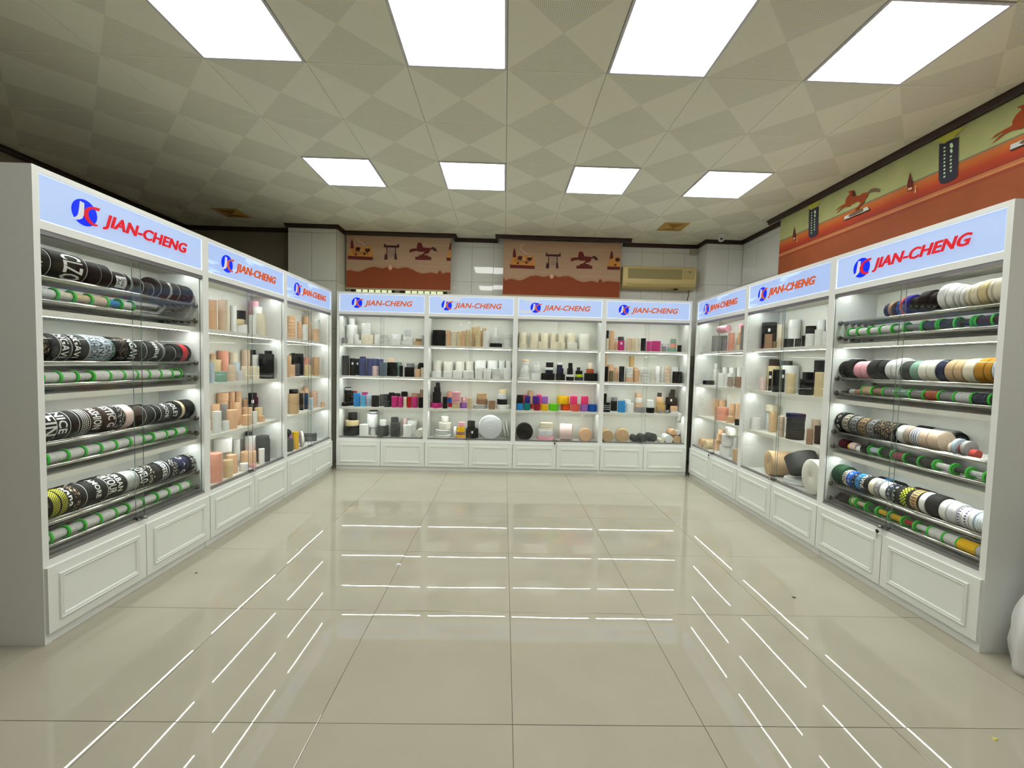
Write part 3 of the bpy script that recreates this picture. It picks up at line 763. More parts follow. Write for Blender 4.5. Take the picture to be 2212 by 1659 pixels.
ROLLS['L2'] = '''
1 0 0 .228 .114 1.710 .039 .241 peach
1 1 0 .349 .104 1.710 .030 .262 skin
1 2 0 .773 .325 1.710 .016 .314 cream
1 3 0 .839 .316 1.710 .025 .271 white
1 4 0 .652 .119 1.710 .045 .079 white
1 4 1 .625 .119 1.789 .030 .047 sand
1 4 2 .639 .119 1.835 .035 .080 black
1 5 0 .790 .105 1.710 .030 .181 white
1 6 0 .960 .119 1.710 .039 .215 cream
1 7 0 1.013 .183 1.710 .041 .287 white
1 8 0 1.131 .250 1.710 .033 .298 cream
1 9 0 1.063 .241 1.710 .034 .348 pink
1 10 0 1.136 .313 1.710 .028 .354 pink
1 11 0 .121 .085 1.710 .011 .249 peach
2 0 0 .196 .091 1.275 .017 .167 pale_blue
2 1 0 .475 .324 1.275 .016 .271 sage_green
2 2 0 .132 .089 1.275 .015 .123 black
2 3 0 .554 .320 1.275 .020 .239 peach
2 4 0 .352 .119 1.275 .045 .089 sage_green
2 5 0 .512 .270 1.275 .043 .188 sand
2 6 0 .656 .297 1.275 .044 .271 salmon
2 7 0 .541 .206 1.275 .025 .166 salmon
2 8 0 .470 .103 1.275 .029 .147 skin
2 9 0 .824 .308 1.275 .033 .257 cream
2 10 0 .579 .102 1.275 .027 .092 pale_grey
2 11 0 .689 .206 1.275 .033 .166 pale_blue
2 12 0 1.009 .301 1.275 .039 .290 skin
2 13 0 .679 .109 1.275 .034 .131 cream
2 14 0 .838 .114 1.275 .039 .130 cream
2 15 0 1.093 .255 1.275 .035 .242 white
2 16 0 1.133 .309 1.275 .031 .293 black
2 17 0 1.096 .143 1.275 .068 .255 black
2 17 1 1.130 .143 1.530 .034 .033 black
3 0 0 .147 .095 .850 .021 .120 white
3 1 0 .475 .321 .850 .019 .254 white
3 2 0 .275 .107 .850 .033 .180 white
3 3 0 .405 .206 .850 .032 .225 peach
3 4 0 .642 .296 .850 .041 .229 peach
3 4 1 .645 .296 1.079 .045 .076 peach
3 5 0 .517 .206 .850 .027 .217 grey
3 6 0 .382 .102 .850 .027 .086 white
3 7 0 .807 .315 .850 .025 .304 peach
3 8 0 .909 .315 .850 .026 .301 peach
3 9 0 .490 .115 .850 .041 .170 peach
3 10 0 .697 .206 .850 .031 .213 peach
3 11 0 .749 .207 .850 .014 .159 peach
3 12 0 1.008 .298 .850 .030 .217 peach
3 13 0 .695 .113 .850 .038 .099 peach
3 14 0 .865 .206 .850 .044 .149 peach
3 15 0 .801 .099 .850 .025 .120 white
3 16 0 .977 .159 .850 .036 .051 sand
3 16 1 .977 .159 .901 .036 .087 sand
3 17 0 .936 .106 .850 .029 .060 peach
3 18 0 1.001 .230 .850 .038 .283 black
3 19 0 1.118 .294 .850 .046 .226 maroon
4 0 0 .275 .133 .432 .058 .242 salmon
4 1 0 .424 .111 .432 .036 .152 sand
4 2 0 .555 .160 .432 .044 .169 peach
4 3 0 .660 .269 .432 .034 .185 cream
4 3 1 .600 .269 .617 .071 .125 white
4 4 0 .869 .312 .432 .029 .252 white
4 5 0 .827 .172 .432 .066 .142 peach
4 6 0 .771 .099 .432 .024 .030 pink
4 7 0 .655 .111 .432 .037 .067 white
4 8 0 .984 .244 .432 .049 .193 pale_pink
4 8 1 .987 .244 .625 .048 .068 white
4 9 0 .925 .101 .432 .027 .151 white
4 10 0 1.028 .142 .432 .062 .227 charcoal
4 10 1 1.023 .142 .659 .058 .037 charcoal
4 11 0 1.046 .298 .432 .030 .298 charcoal
'''
ROLLS['L3'] = '''
1 0 0 .229 .092 1.710 .017 .071 peach n4
1 1 0 .539 .206 1.710 .044 .277 peach n7
1 2 0 .733 .206 1.710 .025 .225 peach n6
1 3 0 .667 .107 1.710 .032 .191 white n8
1 4 0 1.123 .299 1.710 .041 .330 peach
1 5 0 1.029 .207 1.710 .021 .255 peach n8
1 6 0 .991 .120 1.710 .037 .163 peach n7
1 6 1 1.006 .120 1.873 .045 .120 white n5
2 0 0 .351 .116 1.275 .041 .143 peach
2 1 0 .699 .315 1.275 .026 .248 peach
2 2 0 .820 .320 1.275 .021 .281 black
2 3 0 .656 .206 1.275 .042 .151 charcoal
2 4 0 .924 .294 1.275 .046 .276 black
2 5 0 .767 .118 1.275 .043 .140 sand
2 6 0 1.122 .298 1.275 .042 .228 salmon
2 7 0 .981 .109 1.275 .035 .243 tan
2 8 0 1.141 .206 1.275 .023 .236 peach n9
3 0 0 .431 .131 .850 .057 .234 tan
3 0 1 .439 .131 1.084 .048 .049 black
3 1 0 .791 .206 .850 .023 .212 black
3 2 0 .913 .206 .850 .023 .203 navy
3 3 0 1.013 .309 .850 .031 .224 peach
3 4 0 1.082 .280 .850 .030 .230 peach
3 5 0 .824 .102 .850 .027 .154 pale_blue n6
3 6 0 1.135 .311 .850 .029 .265 peach
3 7 0 1.126 .206 .850 .038 .212 peach n10
3 8 0 1.142 .095 .850 .021 .069 peach
'''
ROLLS['R1'] = '''
1 0 0 .322 .139 1.710 .064 .202 grey
1 1 0 .387 .207 1.710 .024 .204 grey
1 2 0 .716 .109 1.710 .035 .211 salmon
1 3 0 .693 .206 1.710 .026 .074 cream
1 3 1 .699 .206 1.784 .020 .077 peach
1 3 2 .712 .206 1.861 .018 .061 peach
1 3 3 .761 .206 1.922 .030 .044 peach
1 3 4 .756 .206 1.966 .029 .064 pink
1 4 0 .981 .095 1.710 .021 .276 grey n14
2 0 0 .113 .150 1.275 .070 .055 black
2 1 0 .092 .275 1.275 .056 .101 white
2 1 1 .087 .275 1.376 .051 .053 white
2 1 2 .081 .275 1.429 .045 .050 white
2 1 3 .064 .275 1.479 .028 .083 white
2 2 0 .482 .121 1.275 .046 .163 white
2 3 0 .236 .305 1.275 .035 .239 white
2 4 0 .434 .296 1.275 .044 .236 white
2 5 0 .742 .109 1.275 .035 .124 taupe n6
2 6 0 .900 .112 1.275 .037 .132 brown n7
2 7 0 .534 .206 1.275 .042 .163 white
2 8 0 .580 .308 1.275 .033 .236 white
3 0 0 .078 .298 .850 .042 .220 peach
3 1 0 .209 .302 .850 .039 .232 peach
3 2 0 .501 .150 .850 .075 .163 salmon
3 3 0 .639 .206 .850 .035 .223 peach n10
3 4 0 .779 .206 .850 .028 .239 peach n10
3 5 0 .753 .119 .850 .044 .080 peach n3
3 6 0 .952 .107 .850 .033 .068 black
4 0 0 .300 .206 .432 .046 .136 peach
4 0 1 .368 .206 .568 .037 .078 peach
4 0 2 .409 .206 .646 .040 .067 peach
4 1 0 .645 .142 .432 .068 .129 white
4 1 1 .678 .142 .561 .065 .140 white
4 1 2 .760 .142 .700 .067 .096 ivory
4 2 0 .579 .311 .432 .030 .232 white
4 3 0 .938 .109 .432 .035 .142 tan
'''
ROLLS['R2'] = '''
1 0 0 .104 .194 1.710 .068 .281 black
1 1 0 .233 .109 1.710 .035 .147 brown
1 2 0 .370 .091 1.710 .017 .066 olive
1 3 0 .185 .266 1.710 .036 .253 cream
1 4 0 .441 .097 1.710 .023 .093 skin
1 5 0 .537 .117 1.710 .043 .083 black
1 6 0 .692 .100 1.710 .025 .076 black
1 7 0 .360 .288 1.710 .052 .286 white
1 8 0 .179 .323 1.710 .018 .203 white
1 9 0 .567 .301 1.710 .040 .207 black
1 10 0 .434 .329 1.710 .012 .126 black
1 11 0 .833 .106 1.710 .031 .111 white
1 12 0 .942 .102 1.710 .028 .138 white
1 13 0 1.041 .101 1.710 .027 .116 white
1 14 0 .688 .309 1.710 .032 .253 white
1 15 0 .760 .323 1.710 .018 .283 white
2 0 0 .054 .207 1.275 .018 .136 sand
2 1 0 .179 .105 1.275 .030 .140 pale_pink
2 2 0 .097 .279 1.275 .061 .261 sand
2 2 1 .082 .279 1.536 .046 .071 dark_brown
2 3 0 .143 .207 1.275 .015 .205 black
2 4 0 .399 .107 1.275 .032 .224 black
2 5 0 .394 .174 1.275 .017 .225 black
2 6 0 .366 .264 1.275 .076 .267 white
2 6 1 .310 .264 1.542 .048 .047 charcoal
2 7 0 .600 .116 1.275 .041 .190 sand
2 8 0 .792 .129 1.275 .054 .146 black n3
2 9 0 .573 .296 1.275 .044 .206 black
2 10 0 .742 .289 1.275 .051 .316 black
2 11 0 .981 .119 1.275 .045 .210 sand
3 0 0 .080 .119 .850 .044 .128 white
3 1 0 .077 .278 .850 .041 .201 white
3 1 1 .098 .278 1.051 .062 .074 cream
3 2 0 .228 .206 .850 .036 .210 tan
3 3 0 .521 .102 .850 .027 .203 skin n3
3 4 0 .643 .155 .850 .078 .203 charcoal n12
3 4 1 .641 .155 1.053 .080 .037 navy
3 5 0 .913 .099 .850 .025 .136 brown
3 6 0 .884 .206 .850 .037 .160 dark_brown
3 7 0 .684 .311 .850 .030 .195 skin
'''
# straps on the upper rails: x0|x1|diameter|colour|pattern ; spools on the lower rails: x0|x1|thread radius|colour|kind
RACK = {}
SPOOL = {}
RACK['L1'] = {}
RACK['L1'][1, 'f'] = '''
.034|.135|.150|black|L;T:White Advance:.028:.42
.136|.334|.155|black|L;T:CLZO:.105:.55
.339|.491|.142|black|L;D
.500|.599|.120|black|L;P:Ac Stu
.600|.648|.120|black|G
.651|.727|.112|black|L
.732|.818|.100|black|L
.819|.853|.138|black|L
.855|1.036|.135|black|L;T:Santoninate:.03:.5
1.037|1.158|.135|black|
'''
RACK['L1'][2, 'f'] = '''
.034|.119|.150|black|C:brown
.120|.174|.148|black|L
.175|.217|.148|black|T:NGAVI:.05:.5
.218|.242|.145|charcoal|G
.243|.282|.148|black|T:NGAVI:.05:.5
.283|.333|.148|charcoal|L
.334|.381|.152|pale_blue|L;t:FASHION:.045:.5
.383|.419|.150|pale_blue|L;t:JEANS:.045:.5
.421|.465|.148|pale_blue|L;t:ON JEANS:.045:.5
.469|.500|.140|sage_green|t:JEANS:.04:.5
.501|.584|.150|black|C:brown
.587|.653|.145|black|T:NGAVI:.05:.5
.655|.727|.142|black|L
.728|.834|.142|black|V;T:PSMILE:.03:.7
.837|.889|.135|charcoal|G
.897|.993|.118|black|L
.994|1.135|.130|black|B:red
'''
RACK['L1'][3, 'f'] = '''
.034|.076|.150|black|T:HIGEMSTOR:.03:.5
.077|.142|.155|black|L;T:LEIN:.075:.5
.144|.216|.150|black|L;T:NICE:.045:.4
.217|.263|.150|black|L
.264|.327|.150|black|L;H
.328|.404|.150|dark_brown|T:FASHION:.05:.5
.405|.489|.150|dark_brown|L;T:ESTIC G:.045:.6
.490|.553|.150|black|C:white
.554|.616|.150|pale_pink|
.624|.721|.132|dark_brown|L
.724|.799|.125|black|L
.800|.844|.128|black|L
.845|.939|.130|charcoal|T:MODE:.03:.5
.941|.999|.125|black|T:SOLET:.04:.5
1.000|1.077|.135|black|B:sand
1.078|1.163|.138|black|L
'''
RACK['L1'][4, 'f'] = '''
.042|.105|.140|black|C:olive
.106|.152|.150|black|X:lemon
.153|.194|.148|black|X:lemon
.195|.219|.145|black|T:bona:.05:.5
.220|.267|.145|black|C:tan
.268|.298|.145|black|L
.299|.391|.145|black|T:AMORE:.03:.75
.392|.431|.142|black|L
.432|.487|.142|black|T:MYOUR:.055:.5
.488|.562|.142|black|T:URBAN:.035:.3
.564|.609|.138|silver|
.610|.657|.135|silver|G
.658|.722|.138|black|T:LOVELO:.06:.5
.723|.785|.138|black|C:cream
.786|.839|.135|black|
.840|.920|.138|black|Bn:pale_blue;T:CEDELS:.035:.25
.924|.996|.130|black|C:white
.997|1.103|.130|navy|O
1.104|1.166|.135|black|T:JUST DO IT:.04:.5
'''
RACK['L1'][3, 'b'] = '''
.347|.451|.110|black|
.452|.529|.110|mauve|
.530|.606|.110|crimson|
.735|.928|.120|black|
'''
RACK['L1'][4, 'b'] = '''
.213|.307|.105|black|
.318|.440|.110|black|T:AY:.05:.7
.498|.617|.110|black|T:LO:.05:.8
'''
SPOOL['L1'] = {}
SPOOL['L1'][1] = '''
.034|.069|.024|white|
.070|.159|.025|white|
.160|.248|.024|cream|
.249|.345|.025|sand|
.346|.444|.031|skin|
.445|.537|.021|azure|
.538|.626|.024|white|
'''
SPOOL['L1'][2] = '''
.034|.074|.029|white|
.075|.163|.029|white|
.164|.253|.028|white|
.254|.346|.022|white|
.347|.449|.033|white|
.450|.543|.033|white|
.544|.638|.033|white|
.639|.732|.032|white|
.733|.828|.032|white|
.829|.928|.031|white|
.929|1.017|.021|white|
'''
SPOOL['L1'][3] = '''
.034|.087|.024|white|
.088|.192|.028|white|
.193|.288|.029|white|
.289|.383|.029|white|
.384|.481|.030|white|
.482|.578|.029|white|
.579|.677|.032|white|
.678|.760|.022|white|
.761|.870|.030|white|
.871|.958|.023|white|
.959|1.056|.029|white|
'''
SPOOL['L1'][4] = '''
.034|.095|.029|white|
.096|.185|.026|white|
.186|.275|.025|white|
.276|.371|.030|white|
.372|.471|.031|white|
.472|.558|.025|white|
.559|.668|.030|white|
.669|.784|.026|white|
.785|.883|.028|white|
.884|.988|.030|white|
.989|1.088|.030|white|
'''
RACK['R3'] = {}
RACK['R3'][1, 'f'] = '''
.387|.419|.105|navy|
.421|.452|.110|brown|
.453|.484|.112|dark_brown|
.485|.509|.115|blue|
.515|.539|.130|coral|
.542|.586|.135|indigo|
.587|.642|.120|black|
.651|.715|.145|black|
.716|.775|.130|black|
.787|.831|.165|white|
.832|.873|.150|white|
.874|.901|.140|white|
.902|.931|.135|white|
.932|.962|.138|cream|
.964|1.006|.145|cream|
1.007|1.052|.150|sand|
1.053|1.079|.150|cream|
1.080|1.137|.152|cream|
'''
RACK['R3'][2, 'f'] = '''
.034|.091|.135|black|
.097|.173|.150|black|
.174|.237|.130|pink|
.238|.295|.132|pink|
.302|.383|.145|black|
.384|.445|.140|black|
.446|.496|.140|pale_grey|
.501|.553|.150|white|
.554|.622|.130|charcoal|
.623|.678|.130|sage_green|
.681|.737|.135|ivory|
.738|.794|.138|ivory|
.795|.848|.138|navy|
.849|.899|.138|tan|
.900|.950|.138|tan|
.952|1.014|.142|cream|
1.016|1.064|.145|mustard|
1.065|1.103|.145|mustard|
1.107|1.149|.155|pale_blue|
'''
RACK['R3'][3, 'f'] = '''
.034|.101|.150|black|O
.102|.167|.142|black|K:cream
.168|.245|.138|black|K:silver
.246|.323|.135|black|K:gold
.324|.388|.132|black|K:silver
.389|.555|.132|black|C:gold
.556|.606|.125|white|
.607|.649|.122|taupe|
.650|.709|.122|white|Bn:slate_blue
.710|.764|.122|skin|
.765|.834|.122|skin|S
.869|.890|.070|cream|
.899|.922|.095|pale_blue|
.930|.942|.075|crimson|
.947|.973|.090|silver|
.978|1.012|.050|coral|S
'''
RACK['R3'][4, 'f'] = '''
.035|.128|.150|dark_green|
.129|.166|.130|cream|t:BOWEN:.03:.5
.167|.219|.130|blue|O
.220|.248|.128|black|O
.249|.291|.130|azure|t:LEA:.03:.5
.292|.368|.130|black|T:CALVINE:.03:.3
.369|.414|.130|cream|O
.415|.459|.128|grey|O
.460|.509|.128|white|O
.510|.551|.128|navy|O
.552|.593|.130|black|O
.594|.684|.132|black|Q
.686|.750|.138|black|M
.751|.792|.142|white|
.793|.872|.145|black|
.873|.915|.135|white|
.916|.968|.132|pale_grey|
.969|.995|.122|white|Y
.996|1.038|.122|white|Y
1.039|1.063|.125|pale_blue|Bn:white
1.064|1.118|.122|pale_blue|Bn:white
'''
RACK['R3'][3, 'b'] = '''
.511|.622|.120|black|
.625|.755|.120|grey|
.756|.780|.110|black|
'''
RACK['R3'][4, 'b'] = '''
.236|.291|.110|navy|
.292|.344|.110|azure|
.345|.414|.110|black|
.517|.629|.110|black|
'''
SPOOL['R3'] = {}
SPOOL['R3'][1] = '''
.115|.202|.025|white|
.203|.300|.026|white|
.301|.395|.023|white|
.396|.490|.028|white|
.491|.580|.022|pale_grey|
.581|.697|.020|grey|
.702|.794|.030|navy|
.809|.899|.030|black|
.900|.991|.020|black|
1.012|1.095|.030|navy|
1.096|1.164|.030|black|
'''
SPOOL['R3'][2] = '''
.122|.153|.022|charcoal|N
.155|.203|.022|silver|N
.205|.251|.022|brown|N
.273|.361|.031|tan|
.362|.454|.026|brown|
.455|.551|.031|grey|
.552|.649|.028|sage_green|
.650|.742|.029|grey|
.743|.836|.031|rust|
.837|.925|.029|grey|
.926|1.018|.031|pale_grey|
1.019|1.109|.033|navy|
1.110|1.166|.030|charcoal|
'''
SPOOL['R3'][3] = '''
.100|.177|.034|maroon|N
.178|.192|.026|yellow|N
.194|.251|.030|pale_pink|N
.253|.296|.024|white|N
.297|.336|.030|black|N
.365|.457|.021|pale_blue|
.458|.550|.024|black|
.551|.642|.026|rose|
.643|.740|.024|black|
.741|.836|.027|black|
.837|.939|.018|white|
.940|1.025|.017|black|
1.026|1.114|.016|pale_grey|
1.115|1.166|.026|taupe|
'''
SPOOL['R3'][4] = '''
.120|.213|.034|black|N
.236|.280|.028|skin|
.281|.371|.015|skin|
.372|.464|.014|dark_green|
.465|.557|.017|yellow|
.558|.656|.021|yellow|
.657|.741|.015|red|
.742|.830|.018|white|
.831|.921|.033|white|
.922|1.002|.033|white|
1.003|1.102|.035|yellow|N
1.103|1.152|.035|silver|N
'''
# ------------------------------------------------------------------ printed roller blinds
PRC = dict(print_brown=(155,79,50), print_line=(187,121,91), print_beige=(230,187,155), print_tan=(218,152,79), print_maroon=(116,52,47), print_dark=(84,55,57), print_gold=(221,177,116),
    print_steam=(230,194,172), print_grey=(150,135,126), print_slate=(67,65,77), print_leaf=(196,196,84), print_mint=(218,255,199), print_horse=(169,79,45), print_taupe=(130,106,84), print_pale=(218,228,221))
def pmat(k): return plain(k, PRC[k], .75, spec=.2, vary=.08, scale=18)
def wood_print():
    m, nt, b = newmat('blind_wood_print'); tc = N(nt, 'ShaderNodeTexCoord'); mp = N(nt, 'ShaderNodeMapping'); mp.inputs['Scale'].default_value = (1.2, 1, 42)
    nt.links.new(tc.outputs['Object'], mp.inputs[0]); nz = N(nt, 'ShaderNodeTexNoise'); nz.inputs['Scale'].default_value = 1; nz.inputs['Detail'].default_value = 4
    nt.links.new(mp.outputs[0], nz.inputs['Vector'])
    nt.links.new(mix_col(nt, nz.outputs['Fac'], lin((176, 140, 112)), lin((208, 174, 144))), b.inputs['Base Color']); b.inputs['Roughness'].default_value = .75
    return m
M_WOODP = wood_print(); M_BARB = plain('blind_bar', (190, 172, 142), .5)
def back_blind(x0, x1, z0, z1, dx, dz, label):
    e = empty('roller_blind', ((x0+x1)/2, 6.50, z1)); tag(e, label, 'blind', 'printed roller blinds on the back wall')
    ox = (x0+x1)/2
    MB().box(x0-ox, 0, z0-z1, x1-ox, .003, 0).build('blind_fabric', M_WOODP, e)
    MB().box(x0-ox-.006, -.006, z0-z1-.022, x1-ox+.006, .012, z0-z1).build('bottom_bar', M_BARB, e)
    for k, (bl, nm, col, pts) in enumerate(PRINTS):
        if bl == 'R': continue
        P = []
        for a, b in pts:
            b2 = b+dz
            if nm == 'wave_band' and b < 2.56: b2 = z0+.003
            P.append((min(max(a+dx, x0+.003), x1-.003)-ox, min(max(b2, z0+.003), z1-.05)-z1))
        if max(p[0] for p in P)-min(p[0] for p in P) < .004: continue
        ngon(nm, P, .0005, pmat(col), e, y=-.0006-.00013*k)
    return e
back_blind(-.048, 1.726, 2.530, CEIL-.052, 0, 0, 'brown printed roller blind with tea tray and horse, beside the air conditioner')
back_blind(-2.39, -.832, 2.568, CEIL-.052, -2.42, .06, 'brown printed roller blind with tea tray and horse, hanging beside the grey column')
def bar_print():
    m, nt, b = newmat('blind_counter_print'); tc = N(nt, 'ShaderNodeTexCoord'); sx = N(nt, 'ShaderNodeSeparateXYZ'); nt.links.new(tc.outputs['Object'], sx.inputs[0])
    rp = N(nt, 'ShaderNodeValToRGB'); cr = rp.color_ramp; cr.interpolation = 'LINEAR'
    f = math_n(nt, 'DIVIDE', math_n(nt, 'ADD', sx.outputs[2], 1.0), 1.0)
    stops = [(0, (149,78,40)), (.515, (160,82,44)), (.545, (147,57,38)), (.552, (202,120,67)), (.565, (219,149,95)), (.570, (129,66,38)), (.575, (216,149,95)), (.585, (156,53,32)), (.64, (190,67,34)), (.70, (208,111,47)), (.733, (202,120,59)), (.735, (118,126,111)), (.742, (120,130,111)), (.746, (187,191,130)), (1, (178,181,126))]
    while len(cr.elements) < len(stops): cr.elements.new(.5)
    for el, (p, c) in zip(cr.elements, stops): el.position = p; el.color = (*lin(c), 1)
    nt.links.new(f, rp.inputs[0])
    nz = N(nt, 'ShaderNodeTexNoise'); nz.inputs['Scale'].default_value = 3.5; nz.inputs['Detail'].default_value = 5; nt.links.new(tc.outputs['Object'], nz.inputs['Vector'])
    h_ = N(nt, 'ShaderNodeHueSaturation'); nt.links.new(rp.outputs[0], h_.inputs['Color']); nt.links.new(math_n(nt, 'ADD', math_n(nt, 'MULTIPLY', nz.outputs['Fac'], .5), .75), h_.inputs['Value'])
    nt.links.new(h_.outputs[0], b.inputs['Base Color']); b.inputs['Roughness'].default_value = .75
    return m
e = empty('roller_blind', (3.37, 3.2, CEIL-.05)); tag(e, 'long orange and green printed roller blind with vases, bottles and horse statues', 'blind')
ZT = CEIL-.05
MB().box(0, -2.4, -1.0, .003, 2.10, 0).build('blind_fabric', bar_print(), e)
MB().box(-.006, -2.4, -1.02, .012, 2.10, -1.0).build('bottom_bar', M_BARB, e)
for rep in (-1, 0, 1, 2):
    for k, (bl, nm, col, pts) in enumerate(PRINTS):
        if bl != 'R': continue
        dy = rep*1.43-3.2
        if nm.startswith(('horse', 'statue')): dy = rep*1.40-3.2
        P = [(a+dy, min(b, ZT-.004)-ZT) for a, b in pts]
        if max(p[0] for p in P) > 2.09 or min(p[0] for p in P) < -2.39: continue
        ngon(nm, P[::-1], .0005, pmat(col), e, plane='yz', y=-.0006-.00013*k)

# ------------------------------------------------------------------ display cabinets
CW, CD, CH = 1.2, .365, 2.4
SHZ = {1: 1.71, 2: 1.275, 3: .85, 4: .432}
CABM = {}
CPH = dict(L1='lettered-strap cabinet', L2='peach-roll cabinet', L3='column-side cabinet', B1='barred-window cabinet', B2='grey-disc cabinet', B3='rainbow-roll cabinet',
           B4='air-conditioner cabinet', R1='pink-log cabinet', R2='dried-plant cabinet', R3='gold-key-strap cabinet')
CLB = dict(L1='white glass display cabinet with black lettered straps and green spools on chrome rails',
    L2='white glass display cabinet of peach and white elastic rolls beside lettered-strap cabinet',
    L3='white glass display cabinet at the corner by the grey panelled column',
    B1='white glass display cabinet standing below the barred window strip and its blind',
    B2='white glass display cabinet with a big grey disc roll on its bottom shelf',
    B3='white glass display cabinet with a shelf of rainbow coloured rolls',
    B4='white glass display cabinet standing below the wall air conditioner',
    R1='white glass display cabinet at the corner with a pink roll lying on a grey one',
    R2='white glass display cabinet with a dried plant and big rolls lying at its foot',
    R3='white glass display cabinet with gold key-pattern straps and green spools on chrome rails')
def shared(mb, name, *mats):
    me = mb.mesh(name)
    for m in mats: me.materials.append(m)
    return me
def moulding(x0, z0, x1, z1, prof):          # mitred raised frame on a door; prof = (inset, height)
    vs = []
    for ins, hh in prof:
        vs += [(x0+ins, -hh, z0+ins), (x1-ins, -hh, z0+ins), (x1-ins, -hh, z1-ins), (x0+ins, -hh, z1-ins)]
    fs = []
    for i in range(len(prof)-1):
        for k in range(4):
            a, b = i*4+k, i*4+(k+1) % 4; fs.append((a, b, b+4, a+4))
    return vs, fs
DW, DH = .592, .342
door_me = shared(MB().box(0, -.018, 0, DW, 0, DH), 'cupboard_door', M_DOOR)
mv, mf = moulding(.052, .048, DW-.052, DH-.048, [(0, 0), (.001, .007), (.006, .010), (.011, .007), (.014, .005), (.019, .0085), (.024, .006), (.027, .0), (.034, .0005)])
mould_me = shared(MB().add([(a, b-.018, c) for a, b, c in mv], mf), 'moulding', M_DOOR)
side_me = shared(MB().box(0, 0, 0, .031, CD, CH), 'side_panel', M_WHITE)
shelf_me = shared(MB().box(.031, .058, -.032, CW-.031, .345, 0), 'shelf', M_INNER)
strip_me = shared(MB().box(.055, .083, -.0337, CW-.055, .0925, -.0322), 'light_strip', M_STRIP)
back_me = shared(MB().box(.031, .345, .40, CW-.031, CD, 2.37), 'back_panel', M_INNER)
deck_me = shared(MB().box(.031, 0, .055, CW-.031, .345, .432), 'deck', M_WHITE)
plinth_me = shared(MB().box(.031, .004, 0, CW-.031, .345, .055), 'plinth', M_WHITE)
top_me = shared(MB().box(.031, .0, 2.372, CW-.031, CD, CH), 'top_panel', M_WHITE)
soffit_me = shared(MB().box(.031, .02, 2.106, CW-.031, .345, 2.118), 'ceiling_board', M_INNER)
rail_me = shared(MB().box(.031, .0, 2.10, CW-.031, .02, 2.141), 'sign_rail', M_WHITE)
tru_me = shared(MB().box(.031, .004, 2.076, CW-.031, .034, 2.10), 'upper_track', M_ALU)
trl_me = shared(MB().box(.031, .004, .432, CW-.031, .034, .450), 'lower_track', M_ALU)
tstrip_me = shared(MB().box(.055, .09, 2.1025, CW-.055, .0995, 2.1055), 'light_strip', M_STRIP)
gA_me = shared(MB().box(.031, .010, .448, .625, .015, 2.082, 0, 1), 'glass_door', M_GLASS, M_EDGE)
gB_me = shared(MB().box(.575, .022, .448, CW-.031, .027, 2.082, 0, 1), 'glass_door', M_GLASS, M_EDGE)
sign_box = MB().box(.031, .008, 2.141, CW-.031, .05, 2.372)
sign_me = shared(sign_box, 'sign_face', M_SIGN); signw_me = shared(sign_box, 'sign_face', M_SIGNW)
M_EDGEGLOW = emit('sign_edge_light', (192, 214, 252), .76)
eg = MB().box(.031, .005, 2.141, CW-.031, .009, 2.146); eg.box(.031, .005, 2.367, CW-.031, .009, 2.372); eg.box(.031, .005, 2.146, .036, .009, 2.367); eg.box(CW-.036, .005, 2.146, CW-.031, .009, 2.367)
eg_me = shared(eg, 'edge_light', M_EDGEGLOW)
lt = text_mesh('JIAN-CHENG', .098, .022, .28, .003, 1.03)
xs = [v.co.x for v in lt.vertices]; wdt = max(xs)-min(xs); mid = (max(xs)+min(xs))/2
for v in lt.vertices:
    x, y, z = v.co; v.co = ((x-mid)*.643/wdt+.687, -.001-z, y*.97+2.2535)
bm = bmesh.new(); bm.from_mesh(lt); bmesh.ops.recalc_face_normals(bm, faces=bm.faces); bm.to_mesh(lt); bm.free()
lt_o = lt.copy(); lt.materials.append(M_RED); lt_o.materials.append(M_ORANGE)
JC, JR = (.264, 2.256), .070
def disc_pts(r, n=40): return [(JC[0]+r*math.cos(2*PI*k/n), JC[1]+r*math.sin(2*PI*k/n)) for k in range(n)]
def jc(pts): return [(JC[0]+JR*a, JC[1]+JR*b) for a, b in pts]
J_PTS = [(-.40,.76),(-.08,.70),(-.10,.2),(-.14,-.2),(-.25,-.50),(-.5,-.68),(-.75,-.76),(-1.06,-.76),(-.78,-.58),(-.6,-.38),(-.52,-.1),(-.46,.3)]
C_PTS = [(1.25,.74),(.95,.74),(.6,.68),(.3,.56),(.04,.34),(-.12,.06),(-.12,-.22),(.02,-.48),(.3,-.70),(.62,-.80),(.86,-.78),(1.04,-.62),(.74,-.62),(.46,-.52),(.27,-.30),(.2,-.02),(.27,.24),(.44,.42),(.7,.52),(1.08,.50)]
tmp = [ngon('logo_disc', disc_pts(JR), .004, M_BLUE, y=.003), ngon('logo_letter', jc(J_PTS), .004, M_JWHITE, y=.0), ngon('logo_swoosh', jc(C_PTS), .004, M_RED, y=-.001)]
disc_me, j_me, c_me = [o.data for o in tmp]; co_me = c_me.copy(); co_me.materials.clear(); co_me.materials.append(M_ORANGE)
for o in tmp: bpy.data.objects.remove(o)
railt = MB(); railt.tube([(.033, 0, 0), (CW-.033, 0, 0)], .0095, 12); rail_tube = shared(railt, 'chrome_rail', M_CHROME)
capm = MB(); capm.lathe([(0, 0), (.017, 0), (.0185, .002), (.0185, .012), (.0095, .014)], 14, Matrix.Rotation(PI/2, 4, 'Y')); cap_me = shared(capm, 'rail_cap', M_CAP)
lockb = MB().box(-.035, -.006, -.008, .035, .022, .008); lockb.lathe([(0, 0), (.009, 0), (.009, .028), (0, .028)], 12, Matrix.Translation((.0, -.004, 0)) @ Matrix.Rotation(PI/2, 4, 'X')); lock_me = shared(lockb, 'lock', M_LOCK)
